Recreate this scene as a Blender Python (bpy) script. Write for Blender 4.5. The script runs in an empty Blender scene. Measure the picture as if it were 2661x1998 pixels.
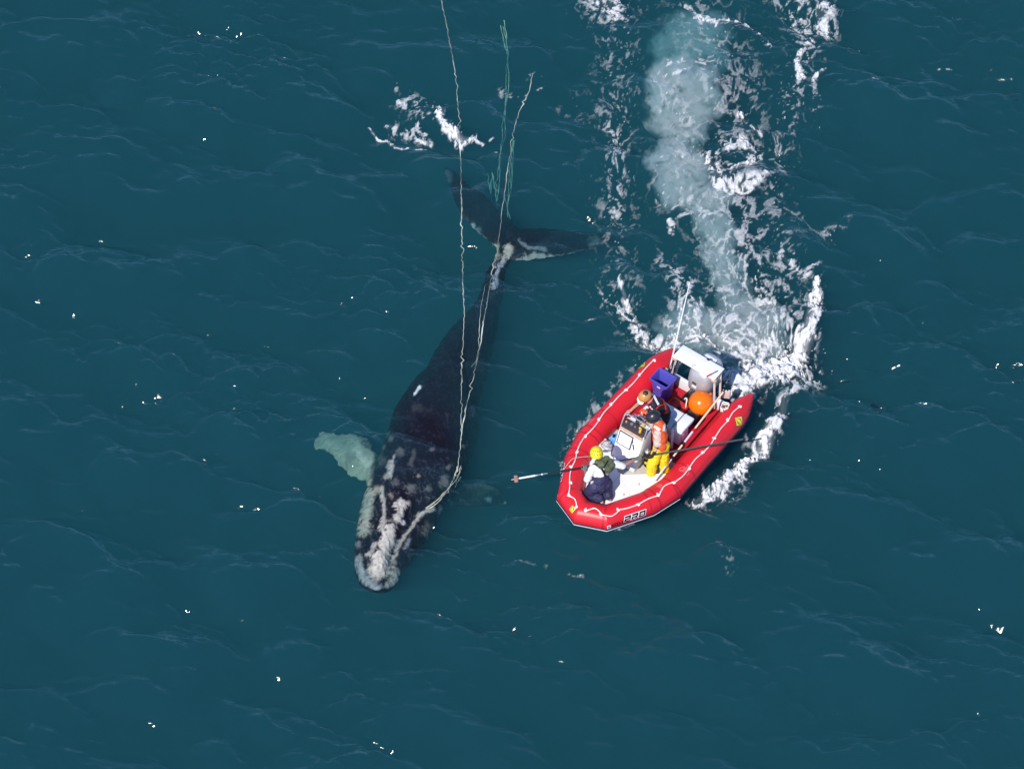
import bpy, bmesh, math, random
import numpy as np
from mathutils import Vector, Matrix, Quaternion
from math import radians, sin, cos, pi

random.seed(7)
SC = bpy.context.scene
COL = SC.collection

# ------------------------------------------------------------------ camera
TH, DIST, FPX, PW, PH = radians(52), 120.0, 15000.0, 2661.0, 1998.0
CAM = np.array([0, -DIST * cos(TH), DIST * sin(TH)])
cd = bpy.data.cameras.new('camera')
cam = bpy.data.objects.new('camera', cd)
COL.objects.link(cam)
cam.location = CAM
cam.rotation_euler = (pi / 2 - TH, 0, 0)
cd.sensor_width = 36.0
cd.lens = 36.0 * FPX / PW
cd.clip_start = 1.0
cd.clip_end = 20000
SC.camera = cam

# ------------------------------------------------------------------ world and sun
SUN_DIR = Vector((-0.309, -0.585, 0.749)).normalized()      # towards the sun
w = bpy.data.worlds.new('World')
SC.world = w
w.use_nodes = True
nt = w.node_tree
nt.nodes.clear()
sky = nt.nodes.new('ShaderNodeTexSky')
sky.sky_type = 'NISHITA'
sky.sun_disc = False
sky.sun_elevation = math.asin(SUN_DIR.z)
sky.sun_rotation = math.atan2(SUN_DIR.x, SUN_DIR.y)
sky.altitude = 4000
sky.air_density = 1.0
sky.dust_density = 0.05
sky.ozone_density = 6.0
bg = nt.nodes.new('ShaderNodeBackground')
bg.inputs['Strength'].default_value = 0.15
wo = nt.nodes.new('ShaderNodeOutputWorld')
nt.links.new(sky.outputs[0], bg.inputs[0])
nt.links.new(bg.outputs[0], wo.inputs[0])

sd = bpy.data.lights.new('sun', 'SUN')
sd.energy = 3.7
sd.angle = radians(0.5)
sd.color = (1.0, 0.95, 0.88)
sun = bpy.data.objects.new('sun', sd)
COL.objects.link(sun)
sun.rotation_euler = SUN_DIR.to_track_quat('Z', 'Y').to_euler()
sun.location = SUN_DIR * 200

SC.view_settings.view_transform = 'Standard'
SC.view_settings.look = 'None'
SC.view_settings.exposure = 0.45
SC.view_settings.gamma = 1.0
SC.cycles.use_denoising = True
SC.cycles.max_bounces = 12
SC.cycles.volume_bounces = 2
SC.cycles.transparent_max_bounces = 24
SC.cycles.sample_clamp_indirect = 4.0
SC.cycles.caustics_reflective = False
SC.cycles.caustics_refractive = False

# ------------------------------------------------------------------ helpers
def at(u, v, z=0.0):
    """a pixel of the 2661 x 1998 photograph -> the point at height z under it"""
    d = np.array([(u - PW / 2) / FPX, 0, 0]) + np.array([0, sin(TH), cos(TH)]) * ((PH / 2 - v) / FPX) + np.array([0, cos(TH), -sin(TH)])
    t = (z - CAM[2]) / d[2]
    return Vector(CAM + t * d)

def tag(o, label=None, cat=None, group=None, kind=None):
    if label: o['label'] = label
    if cat: o['category'] = cat
    if group: o['group'] = group
    if kind: o['kind'] = kind
    return o

def empty(name, loc=(0, 0, 0), rotz=0.0, label=None, cat=None, group=None):
    o = bpy.data.objects.new(name, None)
    COL.objects.link(o)
    o.empty_display_size = 0.2
    o.location = loc
    o.rotation_euler = (0, 0, rotz)
    return tag(o, label, cat, group)

def link_mesh(name, me, m=None, parent=None, smooth=True):
    o = bpy.data.objects.new(name, me)
    COL.objects.link(o)
    if m is not None:
        me.materials.append(m)
    if parent is not None:
        o.parent = parent
    if smooth:
        me.polygons.foreach_set('use_smooth', [True] * len(me.polygons))
    return o

def obj(name, bm, m=None, parent=None, smooth=True, sharp=40):
    bmesh.ops.recalc_face_normals(bm, faces=bm.faces[:])
    me = bpy.data.meshes.new(name)
    bm.to_mesh(me)
    bm.free()
    o = link_mesh(name, me, m, parent, smooth)
    if smooth and sharp:
        me.set_sharp_from_angle(angle=radians(sharp))
    return o

def frame_of(d, up=Vector((0, 0, 1))):
    d = d.normalized()
    s = d.cross(up)
    if s.length < 1e-4:
        s = d.cross(Vector((0, 1, 0)))
    s.normalize()
    return s, s.cross(d)

def add_box(bm, c, size, rot=None, bevel=0.0, seg=2):
    m = Matrix.Translation(c)
    if rot is not None:
        m = m @ (rot.to_4x4() if hasattr(rot, 'to_4x4') else rot)
    m = m @ Matrix.Diagonal((size[0], size[1], size[2], 1))
    r = bmesh.ops.create_cube(bm, size=1.0, matrix=m)
    if bevel > 0:
        vs = set(r['verts'])
        es = [e for e in bm.edges if e.verts[0] in vs and e.verts[1] in vs]
        bmesh.ops.bevel(bm, geom=es, offset=bevel, segments=seg, affect='EDGES', profile=0.5)

def add_tube(bm, pts, r, n=10, cap=True, closed=False, up=Vector((0, 0, 1))):
    """tube through pts; r a number or one radius per point"""
    pts = [Vector(p) for p in pts]
    rs = r if hasattr(r, '__len__') else [r] * len(pts)
    k = len(pts)
    rings = []
    for i, p in enumerate(pts):
        a = pts[(i - 1) % k] if (closed or i > 0) else p
        b = pts[(i + 1) % k] if (closed or i < k - 1) else p
        d = (b - a)
        if d.length < 1e-9: d = Vector((0, 0, 1))
        s, t = frame_of(d, up)
        rings.append([bm.verts.new(p + (s * cos(2 * pi * j / n) + t * sin(2 * pi * j / n)) * rs[i]) for j in range(n)])
    for i in range(k if closed else k - 1):
        A, B = rings[i], rings[(i + 1) % k]
        for j in range(n):
            bm.faces.new((A[j], A[(j + 1) % n], B[(j + 1) % n], B[j]))
    if cap and not closed:
        bm.faces.new(rings[0][::-1])
        bm.faces.new(rings[-1])
    return rings

def add_capsule(bm, a, b, ra, rb, n=12):
    """tapered limb with round ends"""
    a, b = Vector(a), Vector(b)
    d = (b - a)
    L = d.length
    d = d / L if L > 1e-6 else Vector((0, 0, 1))
    pts, rs = [], []
    for k in range(5):
        t = pi / 2 * (1 - k / 4)
        pts.append(a - d * ra * sin(t)); rs.append(max(ra * cos(t), ra * 0.05))
    for k in range(5):
        t = pi / 2 * (k / 4)
        pts.append(b + d * rb * sin(t)); rs.append(max(rb * cos(t), rb * 0.05))
    if L < 1e-6:
        pts.pop(5); rs.pop(5)
    s, t = frame_of(d)
    rings = [[bm.verts.new(p + (s * cos(2 * pi * j / n) + t * sin(2 * pi * j / n)) * r) for j in range(n)] for p, r in zip(pts, rs)]
    for A, B in zip(rings, rings[1:]):
        for j in range(n):
            bm.faces.new((A[j], A[(j + 1) % n], B[(j + 1) % n], B[j]))
    bm.faces.new(rings[0][::-1]); bm.faces.new(rings[-1])

def add_ball(bm, c, r, scale=(1, 1, 1), rot=None, n=20):
    m = Matrix.Translation(c)
    if rot is not None: m = m @ rot.to_4x4()
    m = m @ Matrix.Diagonal((r * scale[0], r * scale[1], r * scale[2], 1))
    return bmesh.ops.create_uvsphere(bm, u_segments=n, v_segments=max(8, n * 2 // 3), radius=1.0, matrix=m)['verts']

def catmull(pts, per=6, closed=False):
    pts = [Vector(p) for p in pts]
    k = len(pts)
    out = []
    for i in range(k if closed else k - 1):
        g = (lambda q: pts[q % k]) if closed else (lambda q: pts[min(max(q, 0), k - 1)])
        p0, p1, p2, p3 = g(i - 1), g(i), g(i + 1), g(i + 2)
        for j in range(per):
            t = j / per
            out.append(0.5 * ((2 * p1) + (p2 - p0) * t + (2 * p0 - 5 * p1 + 4 * p2 - p3) * t * t + (3 * p1 - p0 - 3 * p2 + p3) * t ** 3))
    if not closed: out.append(pts[-1].copy())
    return out

# --- numpy gradient noise
_rng = np.random.default_rng(11)
_PERM = np.concatenate([_rng.permutation(512)] * 3)
_GR = _rng.uniform(0, 2 * np.pi, 512)
_GX, _GY = np.cos(_GR), np.sin(_GR)
def noise2(x, y):
    xi = np.floor(x).astype(np.int64); yi = np.floor(y).astype(np.int64)
    xf = x - xi; yf = y - yi
    u = xf * xf * xf * (xf * (xf * 6 - 15) + 10); v = yf * yf * yf * (yf * (yf * 6 - 15) + 10)
    xa = xi & 511; xb = (xi + 1) & 511; ya = yi & 511; yb = (yi + 1) & 511
    def g(a, b, dx, dy):
        h = _PERM[_PERM[a] + b]
        return _GX[h] * dx + _GY[h] * dy
    n00 = g(xa, ya, xf, yf); n10 = g(xb, ya, xf - 1, yf)
    n01 = g(xa, yb, xf, yf - 1); n11 = g(xb, yb, xf - 1, yf - 1)
    a = n00 + u * (n10 - n00); b = n01 + u * (n11 - n01)
    return (a + v * (b - a)) * 1.5
def fbm(x, y, oct=4, gain=0.5, ox=0.0):
    s = 0; a = 1; t = 0
    for k in range(oct):
        s = s + a * noise2(x * 2 ** k + ox + 17.3 * k, y * 2 ** k - ox + 5.1 * k); t += a; a *= gain
    return s / t
def worley(x, y):
    xi = np.floor(x).astype(np.int64); yi = np.floor(y).astype(np.int64)
    f1 = np.full(x.shape, 9.0); f2 = np.full(x.shape, 9.0)
    for i in (-1, 0, 1):
        for j in (-1, 0, 1):
            h = _PERM[_PERM[(xi + i) & 511] + ((yi + j) & 511)]
            d = np.hypot(xi + i + 0.5 + 0.42 * _GX[h] - x, yi + j + 0.5 + 0.42 * _GY[h] - y)
            f2 = np.minimum(f2, np.maximum(f1, d)); f1 = np.minimum(f1, d)
    return f1, f2
def sstep(a, b, x):
    t = np.clip((x - a) / (b - a), 0, 1)
    return t * t * (3 - 2 * t)

# --- materials
def mat(name, color, rough=0.5, spec=0.5, metal=0.0, var=0.0, vscale=6.0, bump=0.0, bscale=60.0, sub=0.0, coat=0.0):
    m = bpy.data.materials.new(name)
    m.use_nodes = True
    t = m.node_tree
    b = t.nodes['Principled BSDF']
    b.inputs['Base Color'].default_value = (*color, 1)
    b.inputs['Roughness'].default_value = rough
    b.inputs['Specular IOR Level'].default_value = spec
    b.inputs['Metallic'].default_value = metal
    b.inputs['Coat Weight'].default_value = coat
    if sub:
        b.inputs['Subsurface Weight'].default_value = sub
    tc = t.nodes.new('ShaderNodeTexCoord')
    if var > 0:
        n = t.nodes.new('ShaderNodeTexNoise'); n.inputs['Scale'].default_value = vscale; n.inputs['Detail'].default_value = 5
        t.links.new(tc.outputs['Object'], n.inputs['Vector'])
        r = t.nodes.new('ShaderNodeValToRGB')
        r.color_ramp.elements[0].position = 0.3; r.color_ramp.elements[1].position = 0.7
        r.color_ramp.elements[0].color = (*[max(0, c * (1 - var)) for c in color], 1)
        r.color_ramp.elements[1].color = (*[min(1, c * (1 + var * 0.6)) for c in color], 1)
        t.links.new(n.outputs['Fac'], r.inputs[0]); t.links.new(r.outputs[0], b.inputs['Base Color'])
    if bump > 0:
        n = t.nodes.new('ShaderNodeTexNoise'); n.inputs['Scale'].default_value = bscale; n.inputs['Detail'].default_value = 4
        t.links.new(tc.outputs['Object'], n.inputs['Vector'])
        k = t.nodes.new('ShaderNodeBump'); k.inputs['Strength'].default_value = bump; k.inputs['Distance'].default_value = 0.02
        t.links.new(n.outputs['Fac'], k.inputs['Height']); t.links.new(k.outputs[0], b.inputs['Normal'])
    return m

# ------------------------------------------------------------------ sea
PATCH, NF = 44.0, 1024
def ocean_patch(seed, wind, lam_p, rms, lam_min, spread, power=4.0):
    rng = np.random.default_rng(seed)
    k1 = np.fft.fftfreq(NF, PATCH / NF) * 2 * np.pi
    kx, ky = np.meshgrid(k1, k1, indexing='ij')
    k = np.hypot(kx, ky); k[0, 0] = 1e-6
    kp = 2 * np.pi / lam_p
    S = np.exp(-1.25 * (kp / k) ** 2) * k ** (-power) * np.exp(-(k * lam_min / (2 * np.pi)) ** 2)
    wd = np.array(wind) / np.hypot(*wind)
    c = (kx * wd[0] + ky * wd[1]) / k
    S *= np.abs(c) ** spread + 0.015
    S[0, 0] = 0
    ph = rng.normal(size=(NF, NF)) + 1j * rng.normal(size=(NF, NF))
    h = np.fft.ifft2(np.sqrt(S) * ph)
    s = rms / h.real.std()
    hk = np.fft.fft2(h.real * s)
    dx = np.fft.ifft2(-1j * kx / k * hk).real
    dy = np.fft.ifft2(-1j * ky / k * hk).real
    return h.real * s, dx, dy
_WIND = (-0.36, -0.93)
_a = ocean_patch(5, _WIND, 4.4, 0.082, 0.42, 3.0, 3.7)
_b = ocean_patch(9, (-0.28, -1.0), 1.0, 0.0212, 0.15, 2.0, 3.6)
_g = ocean_patch(21, (-0.45, -0.9), 9.0, 1.0, 3.0, 1.0)[0]         # gusts: where the ripples stand up
_m = np.clip(0.50 + 0.62 * _g, 0.22, 1.85)
SEA_H = _a[0] + _m * _b[0]
SEA_DX, SEA_DY = _a[1] + 1.35 * _m * _b[1], _a[2] + 1.35 * _m * _b[2]
SKEW = 0.75          # wind leans the crests over
def _bil(F, x, y):
    gx = (np.asarray(x) / PATCH + 0.5) * NF; gy = (np.asarray(y) / PATCH + 0.5) * NF
    i = np.floor(gx).astype(int); j = np.floor(gy).astype(int)
    fx = gx - i; fy = gy - j
    i %= NF; j %= NF; i2 = (i + 1) % NF; j2 = (j + 1) % NF
    return F[i, j] * (1 - fx) * (1 - fy) + F[i2, j] * fx * (1 - fy) + F[i, j2] * (1 - fx) * fy + F[i2, j2] * fx * fy
def sea_fade(x, y):
    r = np.maximum(np.abs(x) / 17.0, np.abs(y) / 16.0)
    return 1 - sstep(1.0, 1.6, r)
def sea_z(x, y):
    return _bil(SEA_H, x, y) * sea_fade(x, y)

def axis_coords(half, step):
    core = np.arange(-half, half + 1e-6, step)
    outer = [half + step]
    d = step
    while outer[-1] < 6000:
        d *= 1.35; outer.append(outer[-1] + d)
    o = np.array(outer)
    return np.concatenate([-o[::-1], core, o])

def grid_faces(nx, ny):
    idx = np.arange(nx * ny).reshape(nx, ny)
    return np.stack([idx[:-1, :-1], idx[1:, :-1], idx[1:, 1:], idx[:-1, 1:]], -1).reshape(-1, 4)

def fast_mesh(name, V, Fq):
    me = bpy.data.meshes.new(name)
    me.vertices.add(len(V)); me.vertices.foreach_set('co', np.ascontiguousarray(V, dtype=np.float32).ravel())
    me.loops.add(Fq.size); me.loops.foreach_set('vertex_index', np.ascontiguousarray(Fq, dtype=np.int32).ravel())
    me.polygons.add(len(Fq)); me.polygons.foreach_set('loop_start', np.arange(0, Fq.size, 4, dtype=np.int32))
    me.update(calc_edges=True)
    return me

def water_material():
    m = bpy.data.materials.new('sea_water'); m.use_nodes = True
    t = m.node_tree; t.nodes.clear(); N = t.nodes.new; L = t.links.new
    out = N('ShaderNodeOutputMaterial')
    geo = N('ShaderNodeNewGeometry')
    mp = N('ShaderNodeMapping'); mp.inputs['Scale'].default_value = (1.0, 1.9, 1.0); mp.inputs['Rotation'].default_value = (0, 0, radians(22))
    L(geo.outputs['Position'], mp.inputs['Vector'])
    n1 = N('ShaderNodeTexNoise'); n1.inputs['Scale'].default_value = 3.2; n1.inputs['Detail'].default_value = 3; n1.inputs['Roughness'].default_value = 0.5; n1.inputs['Distortion'].default_value = 0.6
    L(mp.outputs[0], n1.inputs['Vector'])
    b1 = N('ShaderNodeBump'); b1.inputs['Strength'].default_value = 1.0; b1.inputs['Distance'].default_value = 0.025
    L(n1.outputs['Fac'], b1.inputs['Height'])
    lw = N('ShaderNodeLayerWeight'); lw.inputs['Blend'].default_value = 0.5
    L(b1.outputs[0], lw.inputs['Normal'])
    pw = N('ShaderNodeMath'); pw.operation = 'POWER'; pw.inputs[1].default_value = 5.0
    L(lw.outputs['Facing'], pw.inputs[0])
    ma = N('ShaderNodeMath'); ma.operation = 'MULTIPLY_ADD'; ma.inputs[1].default_value = 0.98; ma.inputs[2].default_value = 0.02; ma.use_clamp = True
    L(pw.outputs[0], ma.inputs[0])
    g1 = N('ShaderNodeBsdfGlossy'); g1.inputs['Roughness'].default_value = 0.08      # unresolved capillary ripples
    g2 = N('ShaderNodeBsdfGlossy'); g2.inputs['Roughness'].default_value = 0.04
    L(b1.outputs[0], g1.inputs['Normal']); L(b1.outputs[0], g2.inputs['Normal'])
    g1.distribution = 'BECKMANN'; g2.distribution = 'BECKMANN'
    gl = N('ShaderNodeMixShader'); gl.inputs[0].default_value = 0.25
    L(g1.outputs[0], gl.inputs[1]); L(g2.outputs[0], gl.inputs[2])
    tr = N('ShaderNodeBsdfTransparent')
    mx = N('ShaderNodeMixShader')
    L(ma.outputs[0], mx.inputs[0]); L(tr.outputs[0], mx.inputs[1]); L(gl.outputs[0], mx.inputs[2])
    L(mx.outputs[0], out.inputs['Surface'])
    vs = N('ShaderNodeVolumeScatter'); vs.inputs['Color'].default_value = (0.025, 0.091, 0.107, 1); vs.inputs['Density'].default_value = 1.0
    va = N('ShaderNodeVolumeAbsorption'); va.inputs['Color'].default_value = (1 - 0.58, 1 - 0.27, 1 - 0.24, 1); va.inputs['Density'].default_value = 1.0
    ad = N('ShaderNodeAddShader')
    L(vs.outputs[0], ad.inputs[0]); L(va.outputs[0], ad.inputs[1]); L(ad.outputs[0], out.inputs['Volume'])
    m.cycles.volume_sampling = 'DISTANCE'; m.cycles.homogeneous_volume = True
    return m

def build_sea():
    xs, ys = axis_coords(15.0, 0.045), axis_coords(14.0, 0.045)
    X, Y = np.meshgrid(xs, ys, indexing='ij')
    f = sea_fade(X, Y)
    Z = _bil(SEA_H, X, Y) * f
    # choppy crests: pull the sheet sideways towards the crests
    ch = 0.9
    V = np.stack([X + ch * _bil(SEA_DX, X, Y) * f, Y + (ch * _bil(SEA_DY, X, Y) + SKEW * _bil(SEA_H, X, Y)) * f, Z], -1).reshape(-1, 3)
    nx, ny = len(xs), len(ys)
    Fq = grid_faces(nx, ny)
    nt_ = len(Fq)
    # the closed body of water: sides and floor
    idx = np.arange(nx * ny).reshape(nx, ny)
    DEP = -26.0
    bx = len(V)
    c = [V[idx[0, 0]], V[idx[-1, 0]], V[idx[-1, -1]], V[idx[0, -1]]]
    edge = np.concatenate([idx[:-1, 0], idx[-1, :-1], idx[:0:-1, -1], idx[0, :0:-1]])
    low = V[edge].copy(); low[:, 2] = DEP
    V = np.concatenate([V, low])
    ne = len(edge)
    a = np.arange(ne); b2 = (a + 1) % ne
    side = np.stack([edge[a], bx + a, bx + b2, edge[b2]], -1)
    # floor from a fan of quads between opposite edges
    nb = nx - 1
    bot = []
    i0 = np.arange(0, nx - 1)
    lowidx = {int(e): bx + k for k, e in enumerate(edge)}
    for i in range(nx - 1):
        bot.append((lowidx[int(idx[i, 0])], lowidx[int(idx[i, -1])], lowidx[int(idx[i + 1, -1])], lowidx[int(idx[i + 1, 0])]))
    Fq = np.concatenate([Fq, side, np.array(bot)])
    me = fast_mesh('sea_water', V, Fq)
    me.materials.append(water_material())
    me.materials.append(mat('sea_floor', (0.02, 0.05, 0.06), 0.9, 0.0))
    mi = np.zeros(len(Fq), dtype=np.int32); mi[nt_:] = 1
    me.polygons.foreach_set('material_index', mi)
    sm = np.ones(len(Fq), dtype=bool); sm[nt_:] = False
    me.polygons.foreach_set('use_smooth', sm)
    o = bpy.data.objects.new('sea_water', me); COL.objects.link(o)
    tag(o, 'dark teal sea with small wind ripples', None, None, 'structure')
build_sea()

# ------------------------------------------------------------------ whale
def px(u, v, box, sc):
    return (box[0] + u / sc, box[1] + v / sc)
def c6(u, v): return (750 + u / 3.3215, 1050 + v / 3.3215)
def c7(u, v): return (950 + u / 3.02, 400 + v / 3.02)
def c2(u, v): return (950 + u / 4.15, 800 + v / 4.15)

def project(P):
    q = P - CAM
    F = np.array([0, cos(TH), -sin(TH)]); U = np.array([0, sin(TH), cos(TH)])
    w_ = q @ F
    return PW / 2 + FPX * q[:, 0] / w_, PH / 2 - FPX * (q @ U) / w_

def remeshed(bm, voxel, smooth_it=6, name='tmp'):
    """union of closed shapes -> one continuous mesh"""
    bmesh.ops.recalc_face_normals(bm, faces=bm.faces[:])
    me = bpy.data.meshes.new(name); bm.to_mesh(me); bm.free()
    o = bpy.data.objects.new(name, me); COL.objects.link(o)
    r = o.modifiers.new('r', 'REMESH'); r.mode = 'VOXEL'; r.voxel_size = voxel; r.adaptivity = 0
    if smooth_it:
        s = o.modifiers.new('s', 'SMOOTH'); s.factor = 0.5; s.iterations = smooth_it
    dg = bpy.context.evaluated_depsgraph_get()
    out = bpy.data.meshes.new_from_object(o.evaluated_get(dg))
    bpy.data.objects.remove(o); bpy.data.meshes.remove(me)
    return out

def mesh_co(me):
    a = np.empty(len(me.vertices) * 3, dtype=np.float32); me.vertices.foreach_get('co', a)
    return a.reshape(-1, 3).astype(float)
def mesh_no(me):
    a = np.empty(len(me.vertices) * 3, dtype=np.float32); me.vertices.foreach_get('normal', a)
    return a.reshape(-1, 3).astype(float)

def seg_dist(X, Y, pts):
    d = np.full(X.shape, 1e9)
    if len(pts) == 1:
        return np.hypot(X - pts[0][0], Y - pts[0][1])
    for (x0, y0), (x1, y1) in zip(pts, pts[1:]):
        vx, vy = x1 - x0, y1 - y0
        t = np.clip(((X - x0) * vx + (Y - y0) * vy) / (vx * vx + vy * vy + 1e-9), 0, 1)
        d = np.minimum(d, np.hypot(X - x0 - t * vx, Y - y0 - t * vy))
    return d

def loft_blade(bm, stations, thick):
    """fin: stations of (leading point, trailing point, z); closed lens-shaped loft"""
    n = 9
    rings = []
    for (le, tr, z0, z1), th in zip(stations, thick):
        a, b = at(le[0], le[1], z0), at(tr[0], tr[1], z1)
        ring = []
        for k in range(n):
            f = k / (n - 1); p = a.lerp(b, f); ring.append(p + Vector((0, 0, th * (sin(pi * f) ** 0.6 if 0 < f < 1 else 0) + 0.004)))
        for k in range(n - 2, 0, -1):
            f = k / (n - 1); p = a.lerp(b, f); ring.append(p - Vector((0, 0, th * sin(pi * f) ** 0.6 + 0.004)))
        rings.append([bm.verts.new(p) for p in ring])
    m = len(rings[0])
    for A, B in zip(rings, rings[1:]):
        for j in range(m):
            bm.faces.new((A[j], A[(j + 1) % m], B[(j + 1) % m], B[j]))
    bm.faces.new(rings[0][::-1]); bm.faces.new(rings[-1])

def build_whale():
    # left edge, right edge (photo pixels), depth of the back, flatness
    st = [((970, 990), 1530, -.16, .55), ((930, 1036), 1508, -.12, .7), ((917, 1052), 1471, -.06, .64), ((915, 1078), 1436, -.02, .64),
          ((919, 1108), 1395, .02, .64), ((926, 1136), 1350, .03, .64), ((936, 1160), 1305, .03, .64), ((950, 1186), 1262, .00, .64),
          ((968, 1204), 1225, -.03, .64), ((984, 1222), 1185, -.06, .64), ((1000, 1244), 1140, -.08, .8), ((1010, 1255), 1100, -.10, .8), ((1046, 1256), 1041, -.15, .8),
          ((1090, 1263), 993, -.20, .82), ((1116, 1278), 945, -.24, .85), ((1147, 1288), 896, -.28, .9), ((1191, 1300), 848, -.32, .95),
          ((1228, 1302), 800, -.36, 1.05), ((1246, 1310), 764, -.34, 1.2), ((1262, 1313), 715, -.33, 1.3), ((1283, 1324), 681, -.35, 1.3), ((1292, 1338), 652, -.38, 1.1), ((1308, 1344), 625, -.44, .6)]
    bm = bmesh.new()
    cs, hw, hh = [], [], []
    for (l, r), v, top, fl in st:
        h0 = (r - l) / 2 / 125.0 * 0.94
        hz = h0 * fl
        c = at((l + r) / 2, v, top - hz)
        cs.append(c); hw.append(h0); hh.append(hz)
    n = 64
    dense = catmull(cs, 8)
    W = catmull([Vector((a, b, 0)) for a, b in zip(hw, hh)], 8)
    rings = []
    for i, c in enumerate(dense):
        d = (dense[min(i + 1, len(dense) - 1)] - dense[max(i - 1, 0)]).normalized()
        s = d.cross(Vector((0, 0, 1))).normalized(); t = s.cross(d)
        if t.z < 0: t = -t
        f = i / (len(dense) - 1)
        hd = 1 - sstep(0.18, 0.34, np.array(f))
        ring = []
        for j in range(n):
            a = 2 * pi * j / n
            lx, lz = cos(a), sin(a)
            # head: narrow arched upper jaw between two bulging lower lips
            z = lz
            if lz > 0:
                ridge = math.exp(-(lx / 0.28) ** 2) * 0.26 - math.exp(-((abs(lx) - 0.46) / 0.13) ** 2) * 0.30
                z = lz + float(hd) * ridge * float(sstep(0.0, 0.05, np.array(f)))
            ring.append(bm.verts.new(c + s * lx * W[i].x + t * z * W[i].y))
        rings.append(ring)
    for A, B in zip(rings, rings[1:]):
        for j in range(n):
            bm.faces.new((A[j], A[(j + 1) % n], B[(j + 1) % n], B[j]))
    bm.faces.new(rings[0][::-1]); bm.faces.new(rings[-1])
    # tail flukes: leading edge, trailing edge
    loft_blade(bm, [(c7(1120, 850), c7(1210, 590), -0.46, -0.46), (c7(985, 700), c7(1180, 560), -0.50, -0.52), (c7(850, 595), c7(1060, 455), -0.56, -0.64), (c7(745, 480), c7(940, 325), -0.44, -0.52),
                    (c7(690, 370), c7(800, 235), -0.46, -0.54), (c7(655, 250), c7(715, 150), -0.56, -0.64), (c7(600, 140), c7(640, 95), -0.79, -0.86)],
               [.10, .11, .10, .08, .06, .04, .015])
    loft_blade(bm, [(c7(1060, 830), c7(1180, 590), -0.46, -0.46), (c7(1180, 845), c7(1235, 585), -0.46, -0.50), (c7(1330, 835), c7(1380, 580), -0.48, -0.58), (c7(1480, 812), c7(1510, 590), -0.52, -0.69),
                    (c7(1640, 785), c7(1650, 605), -0.59, -0.76), (c7(1780, 735), c7(1790, 618), -0.69, -0.84), (c7(1900, 650), c7(1905, 635), -0.79, -0.89)],
               [.10, .11, .10, .08, .06, .04, .015])
    # flippers
    loft_blade(bm, [(c6(840, 700), c6(900, 480), -.65, -.6), (c6(700, 668), c6(800, 470), -.72, -.62), (c6(600, 655), c6(742, 395), -.76, -.64), (c6(500, 600), c6(690, 290), -.80, -.68), (c6(420, 510), c6(560, 252), -.84, -.74),
                    (c6(350, 425), c6(430, 250), -.90, -.84), (c6(270, 392), c6(320, 232), -.96, -.94), (c6(215, 385), c6(250, 240), -1.02, -1.02)],
               [.13, .13, .12, .11, .09, .07, .05, .02])
    loft_blade(bm, [(c6(1350, 900), c6(1380, 660), -.8, -.7), (c6(1500, 880), c6(1530, 680), -.95, -.9), (c6(1650, 890), c6(1690, 680), -1.15, -1.05), (c6(1780, 880), c6(1800, 720), -1.3, -1.2), (c6(1890, 870), c6(1880, 800), -1.4, -1.35)],
               [.12, .12, .10, .07, .03])
    me = remeshed(bm, 0.026, 4, 'whale')
    P = mesh_co(me); No = mesh_no(me)
    u, v = project(P)
    upw = sstep(-0.1, 0.35, No[:, 2])
    wob = fbm(P[:, 0] * 3.1, P[:, 1] * 3.1, 4, 0.6) ; wob2 = fbm(P[:, 0] * 9.0 + 40, P[:, 1] * 9.0, 4, 0.6)
    wobb = fbm(P[:, 0] * 3.1 + 70, P[:, 1] * 3.1 + 20, 4, 0.6)
    wob3 = fbm(P[:, 0] * 22 + 7, P[:, 1] * 22, 4, 0.65)
    col = np.empty((len(P), 3)); col[:] = (0.006, 0.0052, 0.011)
    mott = sstep(0.1, 0.6, fbm(P[:, 0] * 4, P[:, 1] * 4 + 9, 5, 0.65))
    col += mott[:, None] * np.array([0.008, 0.009, 0.016])
    rough = np.zeros(len(P))
    headm = sstep(1120, 1300, v)[:, None]                     # scuffed, flecked skin towards the head
    fleck = sstep(0.18, 0.5, fbm(P[:, 0] * 6 + 3, P[:, 1] * 5, 5, 0.7)) * sstep(-0.2, 0.3, wob3)
    col += headm * fleck[:, None] * np.array([.10, .095, .095])
    scr = sstep(0.90, 0.98, 1 - np.abs(fbm(P[:, 0] * 5 + P[:, 1] * 1.5, P[:, 1] * 1.3 - P[:, 0] * .4, 4, 0.55)) * 2.2)
    col += scr[:, None] * np.array([.035, .033, .04]) * (0.4 + headm)
    def paint(pts, wd, c, s=1.0, cell=0.5, lift=0.0):
        nonlocal col, rough
        d = seg_dist(u + 9 * wob + 5 * wob2 + 4 * wob3, v + 9 * wobb + 5 * wob2 - 3 * wob3, pts)
        edge = wd * (1 + 1.0 * wob + 1.5 * cell * wob2 + 0.7 * wob3)
        a = (1 - sstep(edge * 0.40, edge * 1.2 + 3.0, d)) * s * upw
        a = a * (0.62 + 0.38 * sstep(-0.35, 0.25, 0.6 * wob2 + 0.6 * wob3))
        col = col * (1 - a[:, None]) + np.array(c) * a[:, None]
        rough = np.maximum(rough, a * lift)
    pale, grey, green, blue, tan = (.52, .485, .44), (.20, .195, .19), (.38, .42, .35), (.28, .32, .34), (.40, .29, .22)
    # rostrum callosities
    paint([c6(870, 1080), c6(850, 1190)], 17, pale, 1, lift=1)
    paint([c6(840, 1200), c6(790, 1330)], 18, pale, 1, lift=1)
    paint([c6(800, 1330), c6(770, 1430)], 25, pale, .95, lift=1)
    paint([c6(985, 850), c6(940, 1000)], 10, pale, 1, lift=1)
    paint([c6(940, 850), c6(1030, 850)], 7, pale, .9, lift=1)
    paint([c6(985, 880)], 11, pale, 1, lift=1)
    paint([c6(980, 1022)], 7, (.6, .58, .58), 1, lift=1)
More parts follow.
